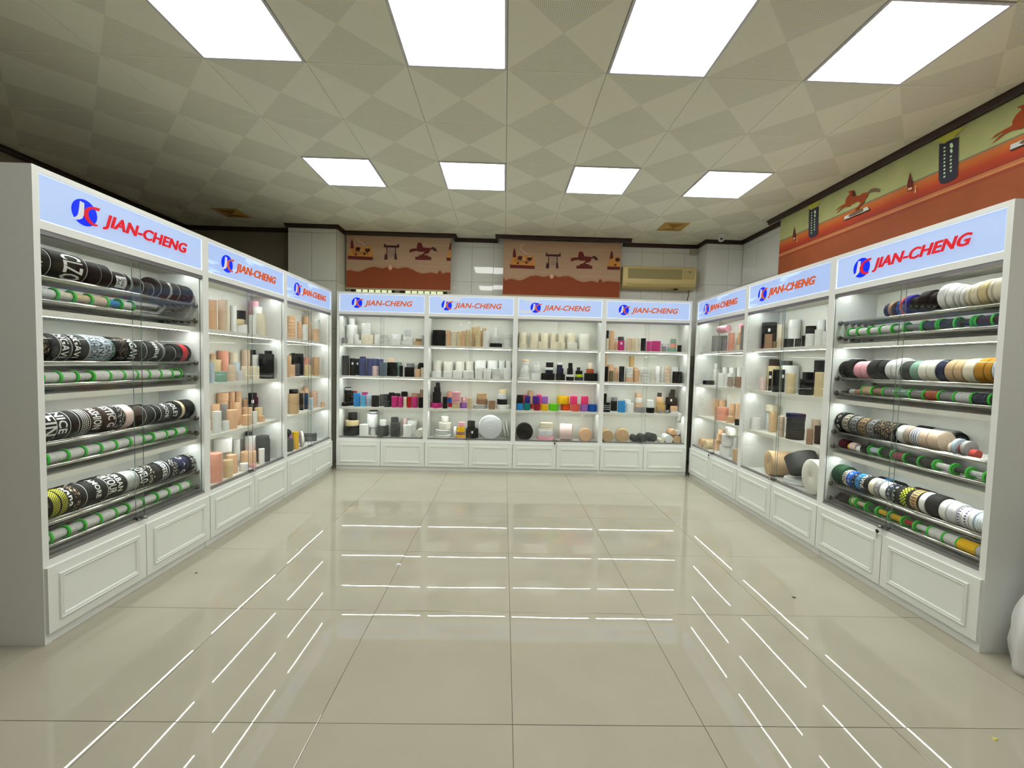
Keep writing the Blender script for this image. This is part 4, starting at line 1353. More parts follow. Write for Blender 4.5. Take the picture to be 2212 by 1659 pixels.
keyb = MB(); keyb.lathe([(0, -.006), (.011, -.004), (.013, 0), (.011, .004), (0, .006)], 12, Matrix.Rotation(PI/2, 4, 'X'), m=0); keyb.box(-.002, -.0015, -.05, .002, .0015, -.012, 1)
key_me = shared(keyb, 'key', M_BLACKP, M_LOCK)
RAILS = (.055, .105, .155, .205, .255, .305)
UPR, LOR = .165, .047
FILM = {'B2': [[(.17, 2.37), (.20, 2.325), (.235, 2.322), (.25, 2.305), (.30, 2.30), (.345, 2.318), (.42, 2.312), (.455, 2.335), (.47, 2.37)], [(.335, 2.252), (.40, 2.222), (.45, 2.205), (.52, 2.222), (.575, 2.218), (.52, 2.212), (.45, 2.192), (.39, 2.212)]],
        'B3': [[(.07, 2.37), (.10, 2.345), (.18, 2.34), (.205, 2.325), (.29, 2.318), (.315, 2.37)], [(.06, 2.25), (.075, 2.215), (.115, 2.205), (.18, 2.218), (.215, 2.19), (.14, 2.172), (.06, 2.172)]]}
def cabinet(key, loc, rz, near):
    c = empty('display_cabinet', loc, rz); tag(c, CLB[key], 'cabinet', 'white display cabinets around the shop')
    CABM[key] = Matrix.Translation(loc) @ Matrix.Rotation(rz, 4, 'Z')
    inst('side_panel', side_me, c); inst('side_panel', side_me, c, (CW-.031, 0, 0))
    for nme, me in (('back_panel', back_me), ('deck', deck_me), ('plinth', plinth_me), ('top_panel', top_me), ('ceiling_board', soffit_me), ('sign_rail', rail_me), ('upper_track', tru_me), ('lower_track', trl_me), ('glass_door', gA_me), ('glass_door', gB_me), ('light_strip', tstrip_me)):
        inst(nme, me, c)
    for s in (1, 2, 3):
        sh = inst('shelf', shelf_me, c, (0, 0, SHZ[s])); inst('light_strip', strip_me, sh)
    for x in (.005, .603):
        d = inst('cupboard_door', door_me, c, (x, 0, .057)); inst('moulding', mould_me, d)
    s = inst('sign_face', signw_me if key in ('L2', 'L3', 'R1', 'R2') else sign_me, c)
    inst('edge_light', eg_me, s); inst('logo_disc', disc_me, s); inst('logo_letter', j_me, s)
    inst('logo_swoosh', c_me if near else co_me, s); inst('lettering', lt if near else lt_o, s)
    for fp in FILM.get(key, ()): ngon('film_scrap', fp, .0006, M_JWHITE, s, y=.0022)  # unlit film scraps; their bright white is put in as emission
    lk = inst('lock', lock_me, c, (.585, -.004, .452))
    if key in ('R3', 'R1', 'B3'): inst('key', key_me, lk, (-.012, -.026, -.035))
    if near:
        for s in (1, 2, 3, 4):
            for dz in (UPR, LOR):
                for y in RAILS:
                    r = inst('chrome_rail', rail_tube, c, (0, y, SHZ[s]+dz))
                    inst('rail_cap', cap_me, r, (.031, 0, 0)); inst('rail_cap', cap_me, r, (CW-.031, 0, 0), (0, 0, PI))
    return c
for k in range(3): cabinet('L%d' % (k+1), (-2.30, 2.15+1.2*k, 0), PI/2, k == 0)
for k in range(4): cabinet('B%d' % (k+1), (-2.256+1.2*k, 5.81, 0), 0, False)
for k in range(3): cabinet('R%d' % (k+1), (2.592, 5.78-1.2*k, 0), -PI/2, k == 2)

# ------------------------------------------------------------------ rolls of elastic and strap
ROLL_ME = {}
BUCK = (.12, .2, .35, .6, 1., 1.6, 2.6, 4., 6.5, 10.)
def roll_mesh(ratio):                        # unit roll: radius 1, height 1, rims and winding ridges sized for height = ratio * radius
    q = min(BUCK, key=lambda b: abs(math.log(b/ratio)))
    if q in ROLL_ME: return ROLL_ME[q]
    k = 1/q; b = .05 if q > .5 else .09
    top = [(0, 1-.03*k), (.04, 1-.03*k), (.055, 1-.006*k)]
    for i in range(6):
        r0 = .12+.135*i; top += [(r0+.03, 1), (r0+.10, 1), (r0+.12, 1-.012*k)]
    top += [(1-b, 1-.004*k), (1-b*.3, 1-b*.35*k), (1, 1-b*k)]
    side = [(.992, .72), (1.0, .5), (.993, .3)]
    bot = [(1, b*k), (1-b*.3, b*.35*k), (1-b, 0), (.5, 0), (.055, 0), (.04, .02*k), (0, .02*k)]
    prof = top+side+bot
    mats = [1]*(len(top)-1)+[0]*(len(side)+1)+[1]*(len(bot)-1)
    mb = MB(); mb.lathe(prof[::-1], 28, mats=mats[::-1])
    me = mb.mesh('roll'); me.materials.append(fabric('white')); me.materials.append(fabric_end('white')); ROLL_ME[q] = me
    return me
def put_roll(name, cab, loc, r, hh, col, rot=None, tilt=None):
    o = bpy.data.objects.new(name, roll_mesh(hh/r)); COL.objects.link(o)
    M = CABM[cab] @ Matrix.Translation(loc)
    if rot is not None: M = M @ rot
    else: M = M @ Matrix.Rotation(random.uniform(0, 6.28), 4, 'Z')
    o.matrix_world = M @ Matrix.Diagonal((r, r, hh, 1))
    for i, m in enumerate((fabric(col), fabric_end(col))): o.material_slots[i].link = 'OBJECT'; o.material_slots[i].material = m
    return o
SHW = {1: 'top', 2: 'second', 3: 'third', 4: 'bottom'}
def cname(c): return {'skin': 'beige', 'black_striped': 'striped black', 'pale_pink': 'blush', 'mauve': 'dusky pink'}.get(c, c.replace('_', ' '))
def size_word(r, hh):
    if hh > .2: return 'tall slim' if r < .04 else 'tall'
    if hh < .05: return 'flat wide' if r > .07 else 'flat'
    if r > .08: return 'wide'
    if r < .03: return 'slim'
    return 'small' if hh < .1 else 'medium'
ORD = ['topmost of', 'second down in', 'third down in', 'fourth down in', 'fifth down in', 'sixth down in', 'seventh down in', 'eighth down in', 'ninth down in', 'tenth down in', 'eleventh down in', 'twelfth down in', 'thirteenth down in']
def ordn(k, n_): return 'lowest of' if k == n_-1 else ORD[k]
def fit(f, a, b, c, d, e, nbr=None):         # keep a label within 16 words
    t = f % ((a, b, c, d))
    if len(t.replace('-', ' ').split()) > 16:
        nb = e or nbr
        t = f % ((a, b, 'by %s roll' % nb, d) if nb else (a, b, c, d))
    return t
tag_me = shared(MB().box(-.011, -.0008, -.016, .011, 0, .016), 'price_tag', M_TAG)
TAGS = {('B1', 2, 'black'): 2, ('R1', 2, 'black'): 1, ('R2', 2, 'black'): 2, ('R2', 1, 'black'): 1, ('B4', 3, 'dark_brown'): 1, ('B2', 4, 'black'): 1, ('B2', 3, 'pink'): 1, ('L2', 3, 'black'): 1, ('L2', 2, 'black'): 1, ('B4', 1, 'magenta'): 1}
def child_real(o, me, name, mats, r, hh):    # a part in real units under a scaled roll
    for m in mats: me.materials.append(m)
    c = bpy.data.objects.new(name, me); COL.objects.link(c); c.parent = o
    c.matrix_parent_inverse = Matrix.Diagonal((1/r, 1/r, 1/hh, 1))
    return c
def load(txt):
    for ln in txt.strip().split('\n'):
        a = ln.split()
        yield int(a[0]), int(a[1]), int(a[2]), *map(float, a[3:8]), a[8], (int(a[9][1:]) if len(a) > 9 else 0)
for cab, txt in ROLLS.items():
    items = list(load(txt)); shelves = {}
    for it in items: shelves.setdefault(it[0], {}).setdefault(it[1], []).append(it)
    for sh, stacks in shelves.items():
        order = sorted(stacks, key=lambda s: stacks[s][0][3])
        base = [cname(stacks[s][0][8]) for s in order]
        for pos, s in enumerate(order):
            st = stacks[s]
            for lv, (_, _, _, x, y, z, r, hh, col, nn) in enumerate(st):
                cn = cname(col)
                lft = base[pos-1] if pos else None; rgt = base[pos+1] if pos < len(order)-1 else None
                if lv: rel = 'on %s roll' % cname(st[lv-1][8])
                elif len(st) > 1: rel = 'under %s roll' % cname(st[1][8])
                elif lft and rgt: rel = 'between %s and %s rolls' % (lft, rgt) if lft != rgt else 'between two %s rolls' % lft
                else: rel = 'at shelf end by %s roll' % (lft or rgt)
                tail = ', %s shelf, %s' % (SHW[sh], CPH[cab])
                grp = 'rolls on %s shelf of %s' % (SHW[sh], CPH[cab])
                if nn:
                    dz = hh/nn
                    for q in range(nn):
                        o = put_roll('thin_tape_roll', cab, (x+random.uniform(-.0012, .0012), y+random.uniform(-.0012, .0012), z+dz*q), r*random.uniform(.95, .99), dz*.96, col)
                        tag(o, fit('%s tape roll %s pile %s%s', cn, ordn(nn-1-q, nn), rel, tail, lft or rgt), 'tape roll', 'thin '+grp)
                    continue
                o = put_roll('elastic_roll', cab, (x, y, z), r, hh, col)
                tag(o, fit('%s %s roll %s%s', size_word(r, hh), cn, rel, tail, None, lft or rgt), 'elastic roll', grp)
                if col == 'black_striped':
                    for f in (.3, .5, .7):
                        mb = MB(); mb.lathe([(r*1.003, hh*f-.0035), (r*1.008, hh*f-.003), (r*1.008, hh*f+.003), (r*1.003, hh*f+.0035)], 28)
                        child_real(o, mb.mesh('white_stripe'), 'white_stripe', [fabric('pale_grey')], r, hh)
                if TAGS.get((cab, sh, col), 0) > 0 and hh > .06:
                    TAGS[(cab, sh, col)] -= 1
                    pt = bpy.data.objects.new('price_tag', tag_me); COL.objects.link(pt); pt.parent = o
                    pt.matrix_parent_inverse = o.matrix_world.inverted()
                    cv = CABM[cab].inverted() @ cam.location; d = Vector((cv.x-x, cv.y-y, 0)).normalized()
                    pt.matrix_world = CABM[cab] @ Matrix.Translation((x+d.x*(r+.0009), y+d.y*(r+.0009), z+hh*.7)) @ Matrix.Rotation(math.atan2(d.y, d.x)+PI/2, 4, 'Z')

# rolls lying on their side: axis along depth, turned by yaw; (cab, shelf z, x, y of front end, r, length, yaw, colour, label)
LOGS = [
 ('B1', .432, 1.102, .09, .058, .20, 0, 'ivory', 'ivory elastic roll lying with its spiral end forward'),
 ('B3', .432, .165, .085, .117, .13, 0, 'black', 'broad black strap roll lying with its flat end forward'),
 ('B3', .432, 1.02, .10, .088, .15, -8, 'peach', 'peach elastic roll lying with its spiral end forward'),
 ('B4', .432, .125, .085, .082, .20, 0, 'tan', 'tan elastic roll lying with its spiral end forward, at the shelf end'),
 ('B4', .432, .335, .10, .092, .17, -14, 'tan', 'larger tan elastic roll lying beside charcoal rolls'),
 ('B4', .432, .525, .09, .048, .16, 0, 'charcoal', 'charcoal roll lying beside the larger tan roll'),
 ('B4', .432, .645, .11, .056, .14, 8, 'charcoal', 'charcoal roll lying between two charcoal rolls'),
 ('B4', .432, .80, .16, .060, .14, 20, 'charcoal', 'charcoal roll lying beside small cream roll'),
 ('B4', .432, .89, .08, .030, .14, 0, 'cream', 'small cream roll lying beside white roll'),
 ('B4', .432, .985, .075, .058, .20, 0, 'white', 'white elastic roll lying with its spiral end forward'),
 ('B4', .432, 1.105, .09, .055, .18, 0, 'tan', 'tan roll lying under peach and white rolls'),
 ('L3', .432, .66, .20, .068, .13, 0, 'lilac', 'lilac roll lying behind a white disc roll'),
 ('L3', .432, .98, .10, .05, .2, 20, 'charcoal', 'charcoal roll lying flat towards the cabinet corner'),
 ('R1', .432, .096, .085, .054, .2, 0, 'peach', 'peach roll lying with its end forward, lower of two'),
 ('R1', .432, .215, .09, .055, .2, 0, 'sand', 'sand ribbed roll lying with its end forward'),
]
for cab, z, x, y, r, ln_, yaw, col, lab in LOGS:
    R = Matrix.Rotation(math.radians(yaw), 4, 'Z') @ Matrix.Rotation(-PI/2, 4, 'X')   # local z -> depth
    o = put_roll('strap_roll', cab, (x, y, z+r), r, ln_, col, R @ Matrix.Rotation(PI, 4, 'Y') @ Matrix.Translation((0, 0, -ln_)))
    tag(o, lab+', '+CPH[cab], 'strap roll', 'rolls lying on the shelves')
def special(name, cab, loc, r, hh, col, rot, label, cat='strap roll'):
    return tag(put_roll(name, cab, loc, r, hh, col, rot), label+', '+CPH[cab], cat, 'rolls lying on the shelves')
RX = lambda a: Matrix.Rotation(math.radians(a), 4, 'X')
RY = lambda a: Matrix.Rotation(math.radians(a), 4, 'Y')
RZ = lambda a: Matrix.Rotation(math.radians(a), 4, 'Z')
special('disc_roll', 'B2', (.885, .15, .432+.168), .168, .05, 'pale_grey', RX(86), 'big pale grey disc roll standing upright on the bottom shelf')
special('disc_roll', 'B2', (.372, .20, .432+.078), .078, .04, 'white', RY(90), 'small white disc roll standing on edge beside pink and yellow rolls')
special('disc_roll', 'B2', (1.075, .20, .432+.122), .118, .022, 'ivory', RY(78), 'thin ivory disc roll leaning beside the big grey disc')
special('disc_roll', 'B2', (1.115, .20, .432+.123), .118, .022, 'white', RY(78), 'thin white disc roll leaning at the bottom shelf end')
special('strap_roll', 'B3', (.675, .205, .432+.117), .117, .17, 'pale_pink', RZ(-12) @ RY(90), 'blush pink strap roll lying across the bottom shelf')
special('strap_roll', 'B4', (1.055, .09, .432+.152), .042, .18, 'peach', RX(-90), 'peach roll lying on top of white and tan rolls')
special('strap_roll', 'B4', (1.125, .12, .432+.145), .036, .18, 'white', RX(-90), 'small white roll lying on top of the tan roll')
special('strap_roll', 'R1', (.36, .14, 1.71+.232+.047), .046, .17, 'pink', RZ(10) @ RY(90), 'pink roll lying across the top of a grey roll')
special('disc_roll', 'L3', (.60, .13, .432+.092), .092, .03, 'white', RZ(35) @ RX(88), 'white disc roll standing upright beside yellow roll')
special('elastic_roll', 'L3', (.33, .15, .432), .062, .14, 'charcoal', None, 'charcoal roll standing at the bottom shelf end', 'elastic roll')
special('elastic_roll', 'L3', (.45, .27, .432), .055, .16, 'charcoal', None, 'charcoal roll standing behind yellow roll', 'elastic roll')
special('strap_roll', 'L3', (.28, .15, .432+.14+.046), .045, .2, 'black', RZ(20) @ RY(90), 'black roll lying on top of charcoal rolls')
special('elastic_roll', 'L3', (.46, .12, .432), .035, .2, 'yellow', None, 'yellow roll standing between charcoal rolls and white disc', 'elastic roll')
special('elastic_roll', 'L3', (.55, .27, .432), .038, .19, 'red', None, 'red roll standing behind white disc roll', 'elastic roll')
special('strap_roll', 'L3', (1.10, .27, .432), .055, .07, 'charcoal', None, 'flat charcoal roll at the cabinet corner')
special('strap_roll', 'R2', (.35, .10, .432+.124), .124, .2, 'tan', RZ(-14) @ RX(-90), 'big tan elastic roll lying with its spiral end outward')
special('disc_roll', 'R2', (.665, .208, .432), .128, .055, 'white', None, 'wide flat white roll lying under the tilted charcoal roll')
special('disc_roll', 'R2', (.74, .207, .432+.057+.078), .132, .16, 'charcoal', RY(-35), 'wide charcoal roll lying tilted on a flat white roll')
special('strap_roll', 'R2', (.985, .075, .432+.150), .150, .25, 'ivory', RZ(-8) @ RX(-90), 'big ivory elastic roll lying with its spiral end outward')

# ------------------------------------------------------------------ straps and spools on the chrome rails
def wrap(polys, r, off=.0006):               # (u, v) polygons laid round a cylinder of radius r
    mb = MB(); R = r+off
    for p in polys:
        vs = [(R*math.cos(u/r), R*math.sin(u/r), v) for u, v in p]
        mb.add(vs, [tuple(range(len(p)))])
    return mb
def rect(u0, v0, u1, v1):
    n_ = max(1, int(abs(u1-u0)/.009)); out = []
    for i in range(n_):
        a, b = u0+(u1-u0)*i/n_, u0+(u1-u0)*(i+1)/n_; out.append([(a, v0), (b, v0), (b, v1), (a, v1)])
    return out
def line(p, q, w_):
    n_ = max(1, int(math.hypot(q[0]-p[0], q[1]-p[1])/.009)); out = []
    dx, dy = q[0]-p[0], q[1]-p[1]; L = math.hypot(dx, dy); nx, ny = -dy/L*w_/2, dx/L*w_/2
    for i in range(n_):
        a = (p[0]+dx*i/n_, p[1]+dy*i/n_); b = (p[0]+dx*(i+1)/n_, p[1]+dy*(i+1)/n_)
        out.append([(a[0]-nx, a[1]-ny), (b[0]-nx, b[1]-ny), (b[0]+nx, b[1]+ny), (a[0]+nx, a[1]+ny)])
    return out
def ringp(cu, cv, r0, r1, n_=12):
    return [[(cu+r0*math.cos(2*PI*k/n_), cv+r0*math.sin(2*PI*k/n_)), (cu+r1*math.cos(2*PI*k/n_), cv+r1*math.sin(2*PI*k/n_)), (cu+r1*math.cos(2*PI*(k+1)/n_), cv+r1*math.sin(2*PI*(k+1)/n_)), (cu+r0*math.cos(2*PI*(k+1)/n_), cv+r0*math.sin(2*PI*(k+1)/n_))] for k in range(n_)]
TXT = {}
def text_wrap(txt, size, r, w_, frac, ctr=-.4):
    me = text_mesh(txt, size*1.38, .02, 0, 0, 1.05, 2)
    bm = bmesh.new(); bm.from_mesh(me); bpy.data.meshes.remove(me)
    us = [v.co.x for v in bm.verts]; lo, hi = min(us), max(us)
    k = lo
    while k < hi:
        bmesh.ops.bisect_plane(bm, geom=bm.verts[:]+bm.edges[:]+bm.faces[:], plane_co=(k, 0, 0), plane_no=(1, 0, 0)); k += .010
    sh_ = ctr*r
    lim = 2.05*r
    s = min(1, lim/max(hi-lo, 1e-6))
    vmid = (max(v.co.y for v in bm.verts)+min(v.co.y for v in bm.verts))/2
    for v in bm.verts:
        u = v.co.x*s+sh_; vv = (v.co.y-vmid)+w_*frac; vv = min(max(vv, .002), w_-.002)
        v.co = ((r+.0009)*math.cos(u/r), (r+.0009)*math.sin(u/r), vv)
    m = bpy.data.meshes.new('lettering'); bm.to_mesh(m); bm.free()
    return m
M_INK = plain('white_print', (224, 226, 222), .6); M_DINK = plain('dark_print', (60, 62, 74), .6); M_GREYI = plain('grey_print', (128, 130, 130), .6)
def ink(c): return plain('ink_'+c, PAL[c], .6)
def decorate(o, r, w_, style, ctr=-.4):
    words = []
    for s in [q for q in style.split(';') if q]:
        a = s.split(':'); k = a[0]; polys = []; mat = M_INK; nm = 'printed_pattern'
        if k == 'L': nm = 'edge_line'; polys = rect(0, w_*.93, 2*PI*r, w_*.93+.0028)
        elif k == 'G': nm = 'grey_band'; mat = M_GREYI; polys = rect(0, w_*.45, 2*PI*r, w_*.8)
        elif k == 'B': nm = 'colour_band'; mat = ink(a[1]); polys = rect(0, w_*.38, 2*PI*r, w_*.74)
        elif k == 'Bn':
            nm = 'stripe'; mat = ink(a[1])
            for f in (.25, .5, .75): polys += rect(0, w_*f-.003, 2*PI*r, w_*f+.003)
        elif k == 'D':
            nm = 'dashed_line'; polys = [p for q in range(60) for p in rect(2*PI*r*q/60, w_*.48, 2*PI*r*(q+.5)/60, w_*.48+.002)]
        elif k in 'Tt':
            words.append(a[1]); child_real(o, text_wrap(a[1], float(a[2]), r, w_, float(a[3]), ctr), 'lettering', [M_INK if k == 'T' else M_DINK], r, w_); continue
        elif k == 'P':
            child_real(o, wrap(rect(-.5*r, w_*.22, .75*r, w_*.9), r).mesh('white_patch'), 'white_patch', [M_INK], r, w_)
            words.append('AcStu')
            for wd, f in (('Ac', .40), ('Stu', .70)):
                m = text_wrap(wd, .027, r, w_, f, -.35)
                for v in m.vertices:
                    an = math.atan2(v.co.y, v.co.x)+.45; v.co.x, v.co.y = (r+.0016)*math.cos(an), (r+.0016)*math.sin(an)
                child_real(o, m, 'lettering', [M_DINK], r, w_)
            continue
        elif k == 'C':
            mat = ink(a[1]); rs = random.Random(len(a[1])+int(w_*1e4))
            for _ in range(int(90*w_/.06)):
                u, v = rs.uniform(-2.4*r, 1.9*r), rs.uniform(.006, w_-.010); d = rs.uniform(.002, .0045); l = rs.uniform(.003, .010)
                polys.append([(u, v), (u+l, v+d*rs.uniform(-1, 1)), (u+l*.8, v+d), (u-l*.2, v+d*1.1)])
        elif k == 'X':
            mat = ink(a[1]); st = .0115; nu = int(4.4*r/st); nv = max(2, int((w_*.8)/st))
            for i in range(nu):
                for j in range(nv):
                    u, v = -2.4*r+i*st, w_*.1+j*(w_*.8)/nv; dv = (w_*.8)/nv
                    polys += line((u, v), (u+st, v+dv), .0018)+line((u, v+dv), (u+st, v), .0018)
        elif k == 'H':
            st = .0105; nv = max(3, int(w_*.7/st))
            for i in range(int(4.2*r/st)):
                for j in range(nv):
                    u, v = -2.3*r+i*st+(st/2 if j % 2 else 0), w_*.15+j*w_*.7/nv
                    polys.append([(u, v), (u+st*.5, v+st*.42), (u+st*.25, v+st*.85), (u-st*.3, v+st*.4)])
        elif k == 'O':
            st = max(.03, w_*.62)
            for i in range(int(4.2*r/st)):
                u = -2.3*r+i*st; polys += ringp(u, w_*.5, w_*.12, w_*.2) if i % 2 else [[(u-w_*.2, w_*.4), (u, w_*.6), (u+w_*.2, w_*.4), (u, w_*.5)]]
        elif k == 'K':
            mat = ink(a[1]); c_ = .03; t = .0032; v0, v1 = w_*.2, w_*.8; dv = v1-v0
            for i in range(int(4.4*r/c_)):
                u = -2.4*r+i*c_
                path = [(0, 0), (0, 1), (.8, 1), (.8, .3), (.35, .3), (.35, .65), (.55, .65)]
                for p, q in zip(path, path[1:]): polys += line((u+p[0]*c_, v0+p[1]*dv), (u+q[0]*c_, v0+q[1]*dv), t)
                polys += line((u, v0), (u+c_, v0), t)
            polys += rect(0, w_*.06, 2*PI*r, w_*.06+.002)+rect(0, w_*.92, 2*PI*r, w_*.92+.002)
        elif k == 'Q':
            mat = ink('lime'); st = .0105
            for i in range(int(4.2*r/st)):
                for j in range(4):
                    if (i+j) % 2: polys += rect(-2.3*r+i*st, w_*.28+j*st, -2.3*r+(i+1)*st, w_*.28+(j+1)*st)
        elif k == 'M':
            child_real(o, wrap(rect(0, w_*.1, 2*PI*r, w_*.8), r, .0004).mesh('orange_band'), 'orange_band', [ink('gold')], r, w_)
            mat = ink('black'); st = .02
            for i in range(int(4.4*r/st)):
                u = -2.4*r+i*st; polys += line((u, w_*.16), (u+.002, w_*.74), .005)+line((u, w_*.74), (u+st*.5, w_*.3), .003)
            child_real(o, wrap(polys, r, .001).mesh(nm), nm, [mat], r, w_); continue
        elif k == 'Y':
            mat = ink('violet'); st = .017
            for i in range(int(4.2*r/st)):
                u = -2.3*r+i*st
                polys.append([(u-.006, w_*.5), (u, w_*.5-.007), (u+.006, w_*.5), (u, w_*.5+.007)])
        elif k == 'V':
            polys = line((-1.6*r, w_*.25), (-.2*r, w_*.92), .003)+line((-.2*r, w_*.92), (1.3*r, w_*.25), .003)
        if polys: child_real(o, wrap(polys, r).mesh(nm), nm, [mat], r, w_)
    return words
AX = Matrix(((0, 0, 1, 0), (-1, 0, 0, 0), (0, -1, 0, 0), (0, 0, 0, 1)))      # roll axis along the cabinet, angle 0 to the front, growing downwards
SDESC = {'C': 'speckled', 'X': 'yellow cross-hatched', 'H': 'houndstooth', 'O': 'emblem-printed', 'K': 'key-pattern', 'Q': 'yellow checked', 'M': 'orange striped', 'Y': 'purple diamond', 'V': 'chevron', 'B': 'colour-banded', 'Bn': 'thin-striped', 'G': 'grey-banded', 'D': 'stitched', 'L': 'white-edged', 'S': 'spiral-ended'}
def rack_rows(txt):
    for ln in txt.strip().split('\n'):
        a = ln.split('|'); yield float(a[0]), float(a[1]), float(a[2]), a[3], a[4]
for cab, bays in RACK.items():
    for (bay, row), txt in bays.items():
        rows = list(rack_rows(txt))
        for i, (x0, x1, D, col, sty) in enumerate(rows):
            r = D/2; w_ = x1-x0-.0012; yc = .13 if row == 'f' else .28
            zc = SHZ[bay]+UPR+math.sqrt((r+.0095)**2-.025**2)
            if row == 'b': r = min(r, .06)
            o = put_roll('strap_roll', cab, (x0+.0006, yc, zc), r, w_, col, AX)
            words = decorate(o, r, w_, sty, {1: .08, 2: -.2, 3: -.42, 4: -.6}[bay] if row == 'f' else -1.3)
            ks = [s.split(':')[0] for s in sty.split(';') if s]
            d = next((SDESC[k] for k in ks if k in SDESC and k not in ('L',)), 'white-edged' if 'L' in ks else 'plain')
            txtw = (' lettered '+words[0].replace(' ', '')) if words else ''
            nb = [cname(rows[j][3]) for j in (i-1, i+1) if 0 <= j < len(rows)]
            where = 'behind the front straps' if row == 'b' else ('beside ' + ' and '.join(nb))
            if len(nb) == 2 and nb[0] == nb[1]: where = where if row == 'b' else 'between two %s' % nb[0]
            tag(o, '%s %s strap roll%s %s, %s rail, %s' % (d, cname(col), txtw, where, SHW[bay], CPH[cab]), 'strap roll', 'strap rolls on %s rail of %s' % (SHW[bay], CPH[cab]))
# spools
FR = .0365
fl = MB(); fl.lathe([(0, 0), (FR-.001, 0), (FR, .001), (FR, .0035), (FR-.001, .0045), (FR-.005, .0045), (FR-.006, .0028), (.018, .0028), (.016, .0045), (.010, .0045), (.009, .001), (0, .001)], 28)
for k in range(8):
    a = 2*PI*k/8; cx, cy = .0255*math.cos(a), .0255*math.sin(a)
    for zz in (.0031, -.0003):
        vs = [(cx+.0028*math.cos(2*PI*q/8), cy+.0028*math.sin(2*PI*q/8), zz) for q in range(8)]; fl.add(vs, [tuple(range(8)) if zz > 0 else tuple(range(8))[::-1]], 1)
bmf = fl.mesh('flange'); bmf.materials.append(M_GREEN); bmf.materials.append(plain('flange_hole', (10, 60, 14), .6))
thr = MB(); thr.lathe([(0, 0), (.93, 0), (.99, .05), (1.0, .2), (.985, .35), (1.0, .5), (.98, .65), (1.0, .8), (.985, .94), (.92, 1), (0, 1)], 24)
thr_me = thr.mesh('thread'); thr_me.materials.append(fabric('white'))
for cab, bays in SPOOL.items():
    for bay, txt in bays.items():
        rows = list(rack_rows(txt))
        for i, (x0, x1, tr, col, sty) in enumerate(rows):
            w_ = x1-x0-.001; R = FR if sty != 'N' else tr
            zc = SHZ[bay]+LOR+math.sqrt((R+.0095)**2-.025**2)
            nb = [cname(rows[j][3]) for j in (i-1, i+1) if 0 <= j < len(rows)]
            nbt = ('between %s and %s' % tuple(nb) if nb[0] != nb[1] else 'between two %s' % nb[0]) if len(nb) == 2 else 'at the rail end beside '+nb[0]
            base = CABM[cab] @ Matrix.Translation((x0+.0005, .08, zc)) @ AX
            if sty == 'N':
                o = put_roll('tape_roll', cab, (x0+.0005, .08, zc), tr, w_, col, AX)
                tag(o, 'small %s tape roll %s spools, %s spool rail, %s' % (cname(col), nbt, SHW[bay], CPH[cab]), 'tape roll', 'spools on %s rail of %s' % (SHW[bay], CPH[cab])); continue
            e = empty('thread_spool'); e.matrix_world = base
            tag(e, 'green spool of %s thread %s, %s spool rail, %s' % (cname(col), nbt, SHW[bay], CPH[cab]), 'spool', 'spools on %s rail of %s' % (SHW[bay], CPH[cab]))
            inst('flange', bmf, e); inst('flange', bmf, e, (0, 0, w_), (PI, 0, 0))
            inst('thread', thr_me, e, (0, 0, .003), None, (tr, tr, w_-.006), [thread_mat(col)])

# alike neighbours: count them from the next cabinet along the row
NEXT = dict(L1='peach-roll cabinet', L2='lettered-strap cabinet', L3='peach-roll cabinet', B1='column-side cabinet', B2='barred-window cabinet', B3='grey-disc cabinet', B4='rainbow-roll cabinet', R1='air-conditioner cabinet', R2='pink-log cabinet', R3='dried-plant cabinet')
NTH = ['first', 'second', 'third', 'fourth', 'fifth', 'sixth', 'seventh', 'eighth', 'ninth', 'tenth', 'eleventh', 'twelfth']
same = {}
ROLLCATS = ('elastic roll', 'strap roll', 'spool', 'tape roll')
def head_of(lab):
    h_ = lab.split(', ')[0]
    for cut in (' between ', ' on ', ' under ', ' by ', ' beside ', ' at ', ' in '): h_ = h_.split(cut)[0]
    return h_
for o in list(COL.objects):
    if 'label' in o and o.parent is None and o['category'] in ROLLCATS: same.setdefault(o['label'], []).append(o)
alike = {}
for lab, obs in same.items():
    if len(obs) > 1: alike.setdefault((head_of(lab),)+tuple(lab.split(', ')[1:]), []).extend(obs)
for key, obs in alike.items():
    cab = next(k for k, v in CPH.items() if key[-1] == v); inv = CABM[cab].inverted()
    P = [(inv @ o.matrix_world.translation) for o in obs]
    up = max(p.x for p in P)-min(p.x for p in P) < .05
    idx = sorted(range(len(obs)), key=lambda i: P[i].z if up else (-P[i].x if cab == 'L1' else P[i].x))
    for n_, i in enumerate(idx):
        mid = '%s such up its pile' % NTH[n_] if up else '%s such counted from %s' % (NTH[n_], NEXT[cab])
        obs[i]['label'] = ', '.join([key[0], mid]+list(key[1:]))
for o in COL.objects:
    if 'label' in o and o.parent is None:
        w_ = o['label'].split()
        if len(w_) > 16: o['label'] = ' '.join(w for w in w_ if w not in ('counted', 'such', 'and', 'two', 'the'))

